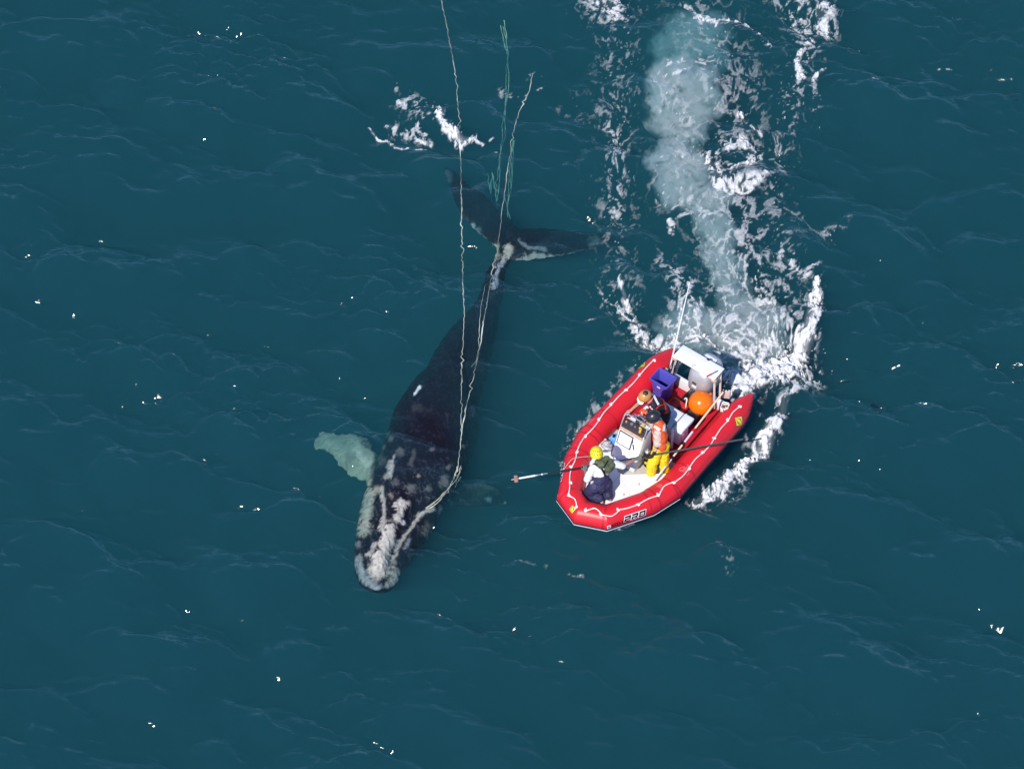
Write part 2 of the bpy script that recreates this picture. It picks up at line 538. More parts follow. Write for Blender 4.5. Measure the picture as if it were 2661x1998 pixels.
    paint([c6(870, 1010)], 6, grey, 1, lift=1)
    # lip and jaw patches
    paint([c6(800, 720), c6(818, 820), c6(822, 1000), c6(800, 1070)], 4, pale, .8)
    paint([c6(750, 1180), c6(700, 1300)], 5, pale, .8, lift=1)
    paint([c6(690, 780), c6(670, 900), c6(640, 1060)], 17, green, .8)
    paint([c6(640, 1060)], 22, (.33, .33, .27), .8)
    paint([c6(700, 760), c6(790, 730)], 10, (.36, .34, .27), .8)
    paint([c6(880, 500), c6(860, 620)], 6, pale, .6); paint([c6(905, 440), c6(880, 620)], 3, pale, .7)
    paint([c6(600, 1400), c6(640, 1500), c6(760, 1585)], 14, blue, .8)
    paint([c6(600, 1340)], 12, blue, .7); paint([c6(595, 1210)], 9, grey, .9)
    paint([c6(940, 1480), c6(870, 1580)], 13, (.36, .37, .33), .85)
    paint([c6(740, 1520)], 8, grey, .9)
    paint([c6(1240, 890), c6(1130, 970), c6(1040, 1070), c6(960, 1200), c6(900, 1340)], 4.5, pale, .7)
    paint([c6(1240, 890), c6(1130, 960)], 8, pale, .55)
    paint([c6(1330, 920), c6(1360, 990)], 9, blue, .8)
    paint([c6(1190, 1090)], 14, (.2, .18, .15), .6); paint([c6(1240, 1220)], 7, blue, .7); paint([c6(1080, 1370)], 7, blue, .8)
    paint([c6(1040, 1180), c6(1010, 1240)], 4, blue, .7); paint([c6(910, 1370)], 6, grey, .9)
    paint([c6(1110, 605)], 6, tan, .9); paint([c6(1350, 670)], 14, (.24, .22, .2), .8); paint([c6(1400, 840)], 6, blue, .8)
    paint([c6(1060, 740)], 14, grey, .7); paint([c6(1200, 730)], 8, grey, .5); paint([c6(930, 680)], 8, grey, .5); paint([c6(880, 800)], 5, tan, .6)
    paint([c6(870, 290)], 9, grey, .7); paint([c6(820, 370)], 6, grey, .6); paint([c6(960, 410)], 11, grey, .5); paint([c6(1240, 390)], 6, grey, .6); paint([c6(1380, 545)], 6, grey, .8); paint([c6(1600, 80)], 12, (.12, .11, .1), .6)
    paint([c6(1520, 360)], 5, grey, .7); paint([c6(1080, 400), c6(1060, 520)], 5, grey, .35); paint([c6(800, 480)], 14, (.10, .12, .11), .7)
    paint([c2(575, 862), c2(535, 905)], 4.5, (.85, .85, .85), 1, cell=.2)
    paint([c2(1300, 1280)], 12, grey, .3); paint([c2(560, 1080)], 14, grey, .12); paint([c2(1250, 640)], 14, grey, .12)
    # flippers
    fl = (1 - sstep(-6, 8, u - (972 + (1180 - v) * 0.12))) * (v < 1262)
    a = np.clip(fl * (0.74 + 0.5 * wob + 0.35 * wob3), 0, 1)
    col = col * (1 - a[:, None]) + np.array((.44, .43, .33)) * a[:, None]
    paint([c6(615, 258), c6(650, 285), c6(695, 305)], 5, (.03, .05, .045), 1, cell=.2); paint([c6(640, 318), c6(735, 352)], 5, (.03, .05, .045), 1, cell=.2); paint([c6(650, 350), c6(740, 400)], 4, (.04, .06, .05), .9)
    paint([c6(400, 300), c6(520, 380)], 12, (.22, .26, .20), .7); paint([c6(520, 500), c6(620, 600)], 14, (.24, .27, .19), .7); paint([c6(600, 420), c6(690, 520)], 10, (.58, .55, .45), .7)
    fr = sstep(1195, 1225, u) * (v > 1245) * (v < 1345)
    a = fr * np.clip(0.3 + 1.6 * wob + .6 * wob3, 0, 1)
    col = col * (1 - a[:, None]) + np.array((.055, .07, .045)) * a[:, None]
    paint([c6(1860, 860)], 7, (.6, .62, .62), .8); paint([c6(1730, 820)], 6, blue, .8); paint([c6(1620, 690), c6(1760, 720)], 4, (.2, .2, .16), .6)
    # tail stock and flukes
    paint([c7(1010, 740), c7(1015, 800)], 11, (.5, .47, .36), .95); paint([c7(1125, 750), c7(1095, 800)], 11, (.46, .44, .36), .95)
    paint([c7(1080, 840), c7(1030, 900), c7(1015, 1040)], 6, (.46, .46, .5), .9); paint([c7(1040, 860)], 9, grey, .7)
    paint([c7(1215, 690), c7(1290, 735), c7(1420, 742)], 3, (.3, .34, .38), .6, cell=.3)
    paint([c7(1180, 845), c7(1260, 815), c7(1380, 810), c7(1440, 812)], 8, (.42, .46, .42), .6); paint([c7(1440, 812), c7(1560, 808), c7(1640, 788)], 5, (.3, .36, .32), .5)
    paint([c7(1800, 700)], 17, (.2, .25, .25), .6)
    paint([c7(965, 705), c7(900, 650), c7(840, 590)], 6, (.4, .48, .46), .7); paint([c7(845, 560)], 5, (.5, .6, .6), .6); paint([c7(880, 600)], 11, (.12, .15, .16), .7)
    paint([c7(630, 140), c7(650, 200)], 10, (.14, .18, .22), .6)
    # rough skin
    bumpn = fbm(P[:, 0] * 16, P[:, 1] * 16, 4, 0.6)
    fj = (fl * 0.08)[:, None] * np.stack([fbm(P[:, 0] * 5, P[:, 1] * 6, 4, .65), fbm(P[:, 0] * 6 + 9, P[:, 1] * 5, 4, .65), 0 * u], -1)
    P = P + fj
    P[:, 0] += 0.035 * fbm(P[:, 0] * 2.5, P[:, 1] * 5.0 + 4, 4, 0.6) + 0.016 * wob3; P[:, 1] += 0.030 * fbm(P[:, 0] * 5 + 30, P[:, 1] * 3, 4, 0.6)
    P = P + No * (0.008 * wob2 + rough * (0.018 + 0.04 * bumpn))[:, None]
    me.vertices.foreach_set('co', P.astype(np.float32).ravel())
    ca = me.color_attributes.new('skin', 'FLOAT_COLOR', 'POINT')
    ca.data.foreach_set('color', np.concatenate([np.clip(col, 0, 1), np.ones((len(P), 1))], 1).astype(np.float32).ravel())
    m = bpy.data.materials.new('whale_skin'); m.use_nodes = True
    t = m.node_tree; b = t.nodes['Principled BSDF']
    at_ = t.nodes.new('ShaderNodeAttribute'); at_.attribute_name = 'skin'
    t.links.new(at_.outputs['Color'], b.inputs['Base Color'])
    b.inputs['Roughness'].default_value = 0.5; b.inputs['Specular IOR Level'].default_value = 0.2
    o = link_mesh('right_whale', me, m)
    tag(o, 'dark right whale with pale rough patches on its head, swimming just under the surface', 'whale')
build_whale()

# ------------------------------------------------------------------ entangling ropes
ROPE = mat('weathered_rope', (.46, .48, .39), .8, .2, var=.7, vscale=2.6)
ROPE_GREEN = mat('algae_covered_rope', (.26, .40, .30), .9, .1, var=.4, vscale=7)
def sea_rope(name, pts, r, m, label, depth=0.03, jag=0.016, seed=1, step=0.07, thickvar=0.5, cat='rope', strands=1, spread=0.0):
    rnd = random.Random(seed)
    bm = bmesh.new()
    for k in range(strands):
        raw = catmull([at(p[0], p[1]) for p in pts], 10)
        dep = [p[2] if len(p) > 2 else depth for p in pts]
        L = [0]
        for a, b in zip(raw, raw[1:]): L.append(L[-1] + (b - a).length)
        nn = int(L[-1] / step)
        P, R = [], []
        j = 0
        ph = rnd.random() * 9
        for i in range(nn + 1):
            s = L[-1] * i / nn
            while j < len(L) - 2 and L[j + 1] < s: j += 1
            f = (s - L[j]) / max(1e-6, L[j + 1] - L[j])
            p = raw[j].lerp(raw[j + 1], min(1, f))
            q = (j + f) / 10
            d0 = dep[min(int(q), len(dep) - 1)]; d1 = dep[min(int(q) + 1, len(dep) - 1)]
            d = d0 + (d1 - d0) * (q - int(q)) + .03 + .035 * sin(s * 1.1 + ph) + .02 * sin(s * 3.3)
            amp = jag * (0.35 + 1.3 * max(0, sin(s * 1.7 + ph) * 0.6 + 0.5 * sin(s * 4.1 + 2 * ph)))
            x = p.x + rnd.gauss(0, amp) + (spread * sin(s * 2.3 + 2.1 * k + ph) if strands > 1 else 0)
            y = p.y + rnd.gauss(0, amp * 0.4)
            P.append(Vector((x, y, float(sea_z(x, y)) - d)))
            R.append(r * (0.45 + 0.75 * rnd.random() * (0.6 + 0.5 * sin(s * 2.9 + ph))))
        add_tube(bm, P, R, 6)
    o = obj(name, bm, m)
    return tag(o, label, cat)
sea_rope('entangling_rope', [(1147, -12), (1160, 60), (1172, 130), (1187, 240), (1193, 340), (1197, 400), (1199, 520), (1201, 640), (1204, 760), (1207, 825), (1202, 900), (1199, 1000), (1199, 1080), (1196, 1140), (1190, 1200), (1183, 1225)], .013, ROPE,
         'long pale rope running from the top edge down the whale to its head', seed=2)
sea_rope('entangling_rope', [(1385, 190), (1372, 235), (1352, 275), (1338, 320), (1326, 390), (1314, 480), (1304, 560), (1292, 630), (1280, 690), (1268, 770), (1256, 850), (1246, 900), (1236, 945), (1224, 1010), (1213, 1050), (1205, 1090), (1198, 1130)], .0125, ROPE,
         'pale rope crossing the tail flukes and joining the long rope on the whale back', seed=5)
sea_rope('entangling_rope', [(1284, 650, .3), (1273, 690, .25), (1262, 730, .1), (1251, 790, .05), (1247, 840, .04), (1245, 880, .04), (1240, 925, .04), (1225, 955, .04)], .009, ROPE,
         'thin pale rope hanging along the left side of the whale tail stock', seed=8, jag=.012)
sea_rope('entangling_rope', [c6(1470, 500), c6(1440, 610), c6(1400, 700), c6(1330, 800), c6(1270, 870), c6(1200, 910)], .013, mat('frayed_rope', (.55, .55, .42), .9, .1, var=.4, vscale=8),
         'thick frayed rope bundle entering the right corner of the whale mouth', seed=12, strands=4, spread=.04, jag=.018, depth=.0)
sea_rope('entangling_rope', [c6(1490, 560), c6(1460, 620), c6(1440, 680)], .009, ROPE, 'short loose rope end beside the frayed bundle on the whale', seed=14)
sea_rope('trailing_rope', [(1304, 28, .4), (1309, 45, .42), (1314, 60, .5), (1320, 80, .6), (1318, 110, .62), (1319, 150, .65), (1317, 190, .65), (1312, 225, .7), (1308, 265, .7), (1310, 295, .72), (1303, 330, .75), (1298, 370, .8), (1293, 420, .85), (1289, 470, .88), (1286, 530, .9)], .010, ROPE_GREEN,
         'green weedy rope hanging under water near the top edge', seed=21, strands=3, spread=.03, jag=.011, cat='rope')
sea_rope('trailing_rope', [(1310, 28, .22), (1314, 48, .25), (1317, 62, .3)], .012, ROPE_GREEN, 'short green rope strand beside the top end of the weedy rope', seed=22)
sea_rope('trailing_rope', [(1338, 320, .5), (1334, 350, .7), (1328, 385, .8), (1322, 430, 1.0), (1316, 460, 1.1)], .010, ROPE_GREEN, 'submerged green rope bundle under the rope knot above the flukes', seed=25, strands=3, spread=.04, jag=.011)
sea_rope('net_scrap', [(1277, 385, .8), (1281, 420, 1.0), (1284, 455, 1.15), (1286, 500, 1.3), (1288, 540, 1.4)], .010, ROPE_GREEN, 'scrap of green netting sinking in the water above the left fluke', seed=31, strands=4, spread=.07, jag=.012, cat='netting')
sea_rope('net_scrap', [(1318, 470, .6), (1325, 510, .7), (1330, 545, .9), (1328, 560, .9)], .009, ROPE_GREEN, 'thin green strands of netting right of the fluke rope', seed=33, strands=2, spread=.04, jag=.011, cat='netting')

# ------------------------------------------------------------------ foam
def build_foam():
    STEP = 0.02
    xs = np.arange(-11.8, 11.8, STEP); ys = np.arange(-10.4, 11.6, STEP)
    X, Y = np.meshgrid(xs, ys, indexing='ij')
    D = np.zeros(X.shape); Wt = np.full(X.shape, 0.5)     # coverage, lace/blob blend
    TH_ = np.zeros(X.shape)                                # opacity
    wx = X + 0.10 * fbm(X * 1.1, Y * 1.1, 3); wy = Y + 0.10 * fbm(X * 1.1 + 31, Y * 1.1, 3)
    def stroke(pts, wd, dens, lace=0.5, op=0.6):
        """pts: photo pixels on the water; wd: half width in photo pixels (one or per point)"""
        nonlocal D, Wt, TH_
        P = [at(*p) for p in pts]
        wds = wd if hasattr(wd, '__len__') else [wd] * len(pts)
        ds = dens if hasattr(dens, '__len__') else [dens] * len(pts)
        segs = list(zip(range(len(P) - 1), range(1, len(P)))) or [(0, 0)]
        for i, j in segs:
            a, b = P[i], P[j]
            m = max(wds[i], wds[j]) / 125 * 2.2
            i0, i1 = np.searchsorted(xs, [min(a.x, b.x) - m, max(a.x, b.x) + m]); j0, j1 = np.searchsorted(ys, [min(a.y, b.y) - m, max(a.y, b.y) + m])
            if i0 >= i1 or j0 >= j1: continue
            sx, sy = wx[i0:i1, j0:j1], wy[i0:i1, j0:j1]
            vx, vy = b.x - a.x, b.y - a.y
            t = np.clip(((sx - a.x) * vx + (sy - a.y) * vy) / (vx * vx + vy * vy + 1e-9), 0, 1)
            d = np.hypot(sx - a.x - t * vx, sy - a.y - t * vy)
            wl = (wds[i] + (wds[j] - wds[i]) * t) / 125
            g = (ds[i] + (ds[j] - ds[i]) * t) * np.exp(-(d / wl) ** 2)
            S = D[i0:i1, j0:j1]
            k = g > S
            Wt[i0:i1, j0:j1] = np.where(k, lace, Wt[i0:i1, j0:j1])
            TH_[i0:i1, j0:j1] = np.maximum(TH_[i0:i1, j0:j1], op * np.clip(g * 2.5, 0, 1))
            D[i0:i1, j0:j1] = np.maximum(S, g)
    FOAM_STROKES(stroke)
    # patterns
    sw = fbm(X * 0.7 + 3, Y * 0.7, 3)
    qx = X + 0.30 * sw + 0.07 * fbm(X * 4 + 8, Y * 4, 3) + 0.03 * fbm(X * 11, Y * 11 + 5, 2); qy = Y + 0.30 * fbm(X * 0.7, Y * 0.7 + 50, 3) + 0.07 * fbm(X * 4, Y * 4 + 77, 3) + 0.03 * fbm(X * 11 + 44, Y * 11, 2)
    blob = fbm(qx * 6.0, qy * 4.8, 6, 0.66)
    gx = qx + 0.10 * fbm(X * 3.1, Y * 2.3 + 90, 4, .6); gy = qy + 0.14 * fbm(X * 2.7 + 25, Y * 2.1, 4, .6)
    a1, a2 = worley(gx * 2.9, gy * 2.0); b1, b2 = worley(gx * 7.5 + 31, gy * 5.2)
    lace = -0.75 * np.sqrt(np.clip(a2 - a1, 0, 1)) - 0.50 * np.sqrt(np.clip(b2 - b1, 0, 1)) - 0.9 * np.abs(fbm(gx * 3.4 + 11, gy * 2.3, 4, 0.55)) + 0.45 * fbm(gx * 2.6 + 60, gy * 1.9, 3, 0.55) + 0.40 * fbm(gx * 9 + 60, gy * 7, 4, 0.65)
    blob = blob - 0.55 * np.abs(fbm(gx * 4.5 + 31, gy * 3.3 + 7, 4, 0.6))
    def uni(n):
        s = n[::7, ::7].ravel(); q = np.quantile(s, np.linspace(0, 1, 65))
        return np.interp(n, q, np.linspace(0, 1, 65))
    blob, lace = uni(blob), uni(lace)
    pat = uni(blob * (1 - Wt) + lace * Wt)
    fine = fbm(X * 16, Y * 16, 3, 0.7)
    p = pat + 0.20 * fine
    th = 1 - D
    over = p - th
    A = sstep(-0.09, 0.13, over) * (D > 0.02) * (0.52 + 0.48 * sstep(0.0, 0.36, over))
    film = sstep(0.25, 0.9, D) * (0.10 + 0.22 * sstep(-0.4, 0.3, over))
    A = np.maximum(A, film) * TH_ * (0.95 + 0.45 * fine)
    speck = sstep(0.66, 0.80, noise2(X * 19 + 3, Y * 17)) * sstep(0.07, 0.25, D) * (0.45 + 0.4 * sstep(0, .5, noise2(X * 5, Y * 5)))
    A = np.clip(np.maximum(A, speck), 0, 1)
    keep = A > 0.02
    kf = keep[:-1, :-1] | keep[1:, :-1] | keep[1:, 1:] | keep[:-1, 1:]
    nx, ny = X.shape
    idx = np.arange(nx * ny).reshape(nx, ny)
    Fq = np.stack([idx[:-1, :-1], idx[1:, :-1], idx[1:, 1:], idx[:-1, 1:]], -1)[kf]
    used, inv = np.unique(Fq.ravel(), return_inverse=True)
    x, y, a = X.ravel()[used], Y.ravel()[used], A.ravel()[used]
    z = sea_z(x, y) + 0.012 + a * (0.02 + 0.05 * np.clip(fine.ravel()[used], -0.4, 1)) + sstep(.55, 1.0, a) * (.05 + .14 * np.clip(fbm(x * 5, y * 5, 3), -.3, 1))
    # ride the choppy sheet
    x2 = x + 0.9 * _bil(SEA_DX, x, y); y2 = y + 0.9 * _bil(SEA_DY, x, y) + SKEW * _bil(SEA_H, x, y)
    me = fast_mesh('wake_foam', np.stack([x2, y2, z], -1), inv.reshape(-1, 4))
    at_ = me.attributes.new('cover', 'FLOAT', 'POINT'); at_.data.foreach_set('value', a.astype(np.float32))
    m = bpy.data.materials.new('sea_foam'); m.use_nodes = True
    t = m.node_tree; t.nodes.clear(); N = t.nodes.new; L = t.links.new
    out = N('ShaderNodeOutputMaterial'); mx = N('ShaderNodeMixShader'); tr = N('ShaderNodeBsdfTransparent')
    df = N('ShaderNodeBsdfPrincipled'); df.inputs['Base Color'].default_value = (.82, .82, .83, 1); df.inputs['Roughness'].default_value = .35; df.inputs['Specular IOR Level'].default_value = .5
    no = N('ShaderNodeTexNoise'); no.inputs['Scale'].default_value = 24; no.inputs['Detail'].default_value = 3
    g = N('ShaderNodeNewGeometry'); L(g.outputs['Position'], no.inputs['Vector'])
    bu = N('ShaderNodeBump'); bu.inputs['Strength'].default_value = .7; bu.inputs['Distance'].default_value = .03
    L(no.outputs['Fac'], bu.inputs['Height']); L(bu.outputs[0], df.inputs['Normal'])
    aa = N('ShaderNodeAttribute'); aa.attribute_name = 'cover'
    L(aa.outputs['Fac'], mx.inputs[0]); L(tr.outputs[0], mx.inputs[1]); L(df.outputs[0], mx.inputs[2]); L(mx.outputs[0], out.inputs['Surface'])
    o = link_mesh('wake_foam', me, m)
    tag(o, 'white broken foam of the boat wake on the water', None, None, 'stuff')

def FOAM_STROKES(S):
    k = 1.203
    def q(*p): return [(a * k, b * k) for a, b in p]       # measured on a 2212 px wide view
    # wake field: sparse lace over the whole track
    S(q((1330, -40), (1340, 200), (1330, 420), (1345, 650), (1390, 760)), [70, 78, 70, 64, 55], [.22, .20, .21, .22, .22], .5, .62)
    S(q((1300, 0), (1330, 50), (1345, 90)), [60, 45, 30], [.62, .4, .2], .3, .7)
    S(q((1300, 230), (1325, 290), (1330, 440)), 38, [.2, .36, .3], .2, .65)
    S(q((1310, 640), (1360, 690), (1400, 740), (1450, 770)), [34, 26, 30, 45], [.33, .42, .6, .8], .3, .75)
    S(q((1340, 620), (1380, 700), (1420, 760)), [7, 9, 14], [.7, .9, .95], .2, .8)
    S(q((1520, 20), (1570, 200), (1590, 350), (1600, 480), (1630, 600)), [120, 130, 120, 110, 90], [.18, .23, .26, .29, .36], .9, .6)
    S(q((1490, 20), (1540, 45), (1600, 50), (1640, 80), (1680, 120)), [14, 18, 14, 12, 10], [.75, .8, .6, .5, .3], .6, .7)
    S(q((1480, 0), (1520, 60)), 14, .5, .8, .6)
    S(q((1720, -20), (1745, 90), (1720, 200), (1690, 300), (1670, 420), (1690, 520), (1700, 620)), [75, 60, 45, 45, 45, 50, 60], [.43, .36, .29, .24, .24, .26, .29], .55, .62)
    S(q((1780, 10), (1790, 60), (1740, 80)), [35, 30, 25], [.6, .55, .4], .4, .7)
    S(q((1748, 80), (1722, 130), (1732, 175), (1760, 185)), [12, 9, 10, 12], [.7, .85, .9, .6], .2, .75)
    S(q((1765, 180), (1790, 165)), [9, 3], [.95, .7], .1, .8)
    S(q((1760, 185), (1770, 240)), 22, .3, .3, .6)
    S(q((1700, 460), (1740, 500), (1790, 510), (1830, 490)), [25, 24, 22, 12], [.2, .25, .3, .2], .8, .55)
    S(q((1690, 560), (1740, 600), (1760, 580)), [16, 12, 10], [.5, .6, .6], .3, .6)
    S(q((1550, 330), (1600, 300), (1630, 330), (1610, 360), (1560, 370)), [30, 28, 24, 26, 24], [.42, .5, .5, .55, .5], .85, .7)
    S(q((1530, 340), (1560, 400), (1620, 410), (1650, 390)), [22, 26, 24, 12], [.5, .7, .72, .5], .6, .72)
    S(q((1600, 230), (1615, 250)), [9, 7], [.95, .8], .1, .75); S(q((1630, 260), (1640, 290)), 9, .8, .1, .7)
    S(q((1440, 150), (1500, 145), (1560, 160)), [12, 10, 10], [.4, .5, .35], .6, .55)
    S(q((1410, 190), (1430, 170), (1480, 170)), 8, .45, .6, .6)
    S(q((1440, 200), (1490, 260), (1470, 360), (1480, 440), (1530, 520), (1560, 620)), 60, .24, .85, .45)
    S(q((1410, 380), (1440, 430), (1520, 460), (1560, 470)), [30, 35, 30, 25], [.15, .25, .33, .3], .85, .6)
    S(q((1455, 470), (1462, 500)), 8, .7, .3, .65)
    S(q((1430, 560), (1460, 600), (1490, 640), (1480, 690)), [40, 44, 50, 50], [.28, .36, .44, .5], .8, .65)
    S(q((1560, 560), (1560, 640), (1600, 720)), [70, 80, 90], [.2, .34, .5], .85, .6)
    S(q((1610, 560), (1660, 640), (1680, 690)), [35, 40, 45], [.35, .45, .55], .6, .65)
    S(q((1440, 740), (1500, 720), (1560, 740)), [40, 50, 50], [.75, .66, .55], .6, .72)
    S(q((1570, 780), (1620, 760), (1660, 730)), [50, 60, 50], [.7, .7, .65], .6, .66)
    # bright stern wash and the curling crest on the right
    S(q((1600, 850), (1640, 820), (1690, 790), (1720, 750), (1745, 720)), [40, 52, 50, 42, 30], [1.2, 1.2, 1.15, 1.12, 1.08], .3, .95)
    S(q((1745, 720), (1762, 690), (1768, 650), (1764, 610)), [21, 19, 16, 12], [1.12, 1.1, 1.05, .9], .3, .92)
    S(q((1700, 760), (1725, 690), (1740, 640)), [30, 32, 30], [.5, .38, .3], .85, .6)
    S(q((1580, 830), (1610, 800)), 34, .8, .5, .75)
    S(q((1660, 840), (1720, 830), (1760, 800), (1770, 770)), [20, 30, 28, 16], [.4, .5, .45, .3], .85, .65)
    S(q((1710, 780), (1740, 800)), 18, .5, .7, .6)
    # port side wake
    S(q((1720, 850), (1690, 880), (1672, 915)), [16, 20, 22], [.4, .62, .72], .7, .7)
    S(q((1672, 915), (1650, 955), (1605, 1005), (1570, 1035)), [22, 21, 22, 18], [.9, 1.05, 1.08, .95], .5, .88)
    S(q((1600, 1020), (1570, 1055), (1530, 1070), (1490, 1080)), [32, 38, 34, 20], [.55, .62, .58, .4], .7, .72)
    S(q((1570, 1035), (1530, 1060), (1500, 1075)), [14, 14, 10], [.85, .8, .5], .5, .8)
    S(q((1640, 900), (1620, 940)), 14, .3, .8, .5)
    # bow splash
    S(q((1270, 1150), (1300, 1152), (1350, 1145), (1390, 1128)), [5, 10, 10, 5], [.4, .8, .75, .45], .4, .85)
    # starboard side specks
    S(q((1400, 770), (1320, 860), (1240, 920), (1215, 985)), [16, 22, 24, 16], [.25, .28, .26, .3], .5, .55)
    S(q((1220, 985), (1212, 1010)), 8, .5, .4, .6)
    S(q((1262, 690), (1285, 695)), 3.5, .9, .2, .6)
    S(q((1408, 190), (1425, 165), (1455, 150), (1490, 148), (1520, 158), (1555, 178)), [7, 6, 5, 5, 5, 4], [.5, .62, .6, .55, .5, .35], .8, .6)
    S(q((1412, 385), (1420, 355), (1445, 338), (1475, 338), (1500, 352)), [5, 5, 4, 4, 4], [.3, .45, .5, .45, .3], .8, .5)
    S(q((1450, 470), (1480, 465), (1530, 475), (1560, 460)), 9, .4, .8, .55); S(q((1430, 230), (1480, 245), (1530, 225)), 10, .3, .8, .5); S(q((1420, 420), (1470, 430), (1520, 425)), 9, .3, .8, .5)
    # loose patch left of the flukes
    S(q((880, 220), (930, 240), (900, 280), (850, 270)), [34, 40, 40, 30], [.36, .38, .36, .32], .7, .66)
    S(q((860, 215),), 10, .6, .6, .7); S(q((905, 232),), 9, .55, .5, .65)
    S(q((835, 265), (860, 270)), 8, .65, .4, .75); S(q((905, 290), (935, 300)), 10, .65, .5, .7); S(q((930, 285),), 8, .6, .5, .7)
    S(q((795, 275), (830, 305), (855, 322), (885, 322)), 4, .85, .3, .75); S(q((892, 325), (920, 338)), 4, .7, .3, .7)
    S(q((948, 232), (955, 265), (985, 285), (1005, 298), (1030, 300)), [10, 13, 14, 13, 8], [.85, .95, 1.0, .98, .8], .4, .9)
    S(q((1030, 300), (1050, 315)), 4, .8, .3, .7); S(q((860, 180), (855, 200)), 7, .3, .6, .6)
    S(q((1075, 335), (1085, 340)), 6, .5, .3, .7); S(q((1080, 185), (1085, 205), (1100, 200)), 10, .3, .8, .6); S(q((1140, 160), (1165, 155)), 10, .3, .8, .6)
    S(q((1085, 210), (1130, 208), (1170, 185)), 4, .4, .8, .5); S(q((1070, 308), (1065, 310)), 3, .6)
    S(q((1200, 230), (1250, 260), (1240, 200)), 20, .15, .3, .6)
    # wavelet crests and flecks
    S(q((1540, 1180), (1565, 1200), (1580, 1240)), [16, 18, 14], [.24, .26, .18], .5, .5)
    S(q((1120, 1212), (1200, 1230), (1270, 1242)), 7, .22, .6, .45)
    S(q((2030, 148), (2055, 146)), 3, .5, .3, .5); S(q((1880, 200), (1915, 205)), 3, .45, .3, .5)
build_foam()

# ------------------------------------------------------------------ bubbles driven under by the propeller
def build_bubbles():
    m = bpy.data.materials.new('bubble_cloud'); m.use_nodes = True
    t = m.node_tree; t.nodes.clear(); N = t.nodes.new; L = t.links.new
    out = N('ShaderNodeOutputMaterial'); vs = N('ShaderNodeVolumeScatter'); vs.inputs['Color'].default_value = (.93, .97, .97, 1)
    tc = N('ShaderNodeTexCoord'); ln = N('ShaderNodeVectorMath'); ln.operation = 'LENGTH'
    g0 = N('ShaderNodeNewGeometry'); n0 = N('ShaderNodeTexNoise'); n0.inputs['Scale'].default_value = 1.9; n0.inputs['Detail'].default_value = 4; n0.inputs['Roughness'].default_value = .6; L(g0.outputs['Position'], n0.inputs['Vector'])
    v0 = N('ShaderNodeVectorMath'); v0.operation = 'SUBTRACT'; v0.inputs[1].default_value = (.5, .5, .5); L(n0.outputs['Color'], v0.inputs[0])
    v1 = N('ShaderNodeVectorMath'); v1.operation = 'MULTIPLY_ADD'; v1.inputs[1].default_value = (1.9, 1.9, .4); L(v0.outputs[0], v1.inputs[0]); L(tc.outputs['Object'], v1.inputs[2]); L(v1.outputs[0], ln.inputs[0])
    mr = N('ShaderNodeMapRange'); mr.interpolation_type = 'SMOOTHSTEP'; mr.inputs['From Min'].default_value = 1.0; mr.inputs['From Max'].default_value = .30; L(ln.outputs['Value'], mr.inputs['Value'])
    g = N('ShaderNodeNewGeometry'); no = N('ShaderNodeTexNoise'); no.inputs['Scale'].default_value = 2.6; no.inputs['Detail'].default_value = 6; no.inputs['Roughness'].default_value = .68; no.inputs['Distortion'].default_value = 2.2
    L(g.outputs['Position'], no.inputs['Vector'])
    m2 = N('ShaderNodeMapRange'); m2.inputs['From Min'].default_value = .40; m2.inputs['From Max'].default_value = .74; L(no.outputs['Fac'], m2.inputs['Value'])
    mu = N('ShaderNodeMath'); mu.operation = 'MULTIPLY'; L(mr.outputs[0], mu.inputs[0]); L(m2.outputs[0], mu.inputs[1])
    m3 = N('ShaderNodeMath'); m3.operation = 'MULTIPLY'; m3.inputs[1].default_value = 18.0; L(mu.outputs[0], m3.inputs[0])
    L(m3.outputs[0], vs.inputs['Density']); L(vs.outputs[0], out.inputs['Volume'])
    m.cycles.volume_sampling = 'DISTANCE'
    root = empty('bubble_plume', at(1790, 500, -0.4))
    tag(root, 'milky turquoise bubble cloud under the wake', None, None, 'stuff')
    bm = bmesh.new(); bmesh.ops.create_icosphere(bm, subdivisions=3, radius=1.0)
    me = bpy.data.meshes.new('bubbles'); bm.to_mesh(me); bm.free(); me.materials.append(m)
    rnd = random.Random(4)
    for (u, v, ru, rv, z) in ((1772, 215, 92, 62, .40), (1742, 275, 66, 70, .42), (1815, 280, 62, 70, .46), (1775, 345, 58, 55, .48), (1742, 425, 64, 62, .36), (1790, 445, 62, 60, .42), (1770, 500, 66, 45, .40),
                              (1835, 520, 66, 42, .42), (1850, 580, 48, 55, .45), (1872, 640, 46, 60, .45), (1890, 710, 44, 62, .45), (1912, 790, 50, 62, .45), (1800, 120, 110, 90, 1.15), (1820, 870, 110, 70, .5), (1935, 880, 90, 80, .42), (1990, 850, 60, 60, .45)):
        o = bpy.data.objects.new('bubbles', me); COL.objects.link(o); o.parent = root
        rz = min(.5, max(.25, ru / 125 * .6))
        p = at(u, v, -z)
        o.location = p - root.location
        o.scale = (ru / 125 * 1.25, rv / 125 / .79 * 1.35, rz)
        o.rotation_euler = (0, 0, rnd.uniform(-.3, .3))
build_bubbles()

# ------------------------------------------------------------------ inflatable boat
HEAD = radians(-126.6)
BO = Vector((4.135, -0.045, 0.0))
BMAT = Matrix.Translation(BO) @ Matrix.Rotation(HEAD, 4, 'Z')
BINV = BMAT.inverted()
def BW(x, y, z): return BMAT @ Vector((x, y, z))           # boat -> world
def kb(x, y, z):                                           # closer view of the photo -> boat frame
    return BINV @ at(1440 + x / 3.194, 880 + y / 3.194, z)
def kw(x, y, z): return at(1440 + x / 3.194, 880 + y / 3.194, z)

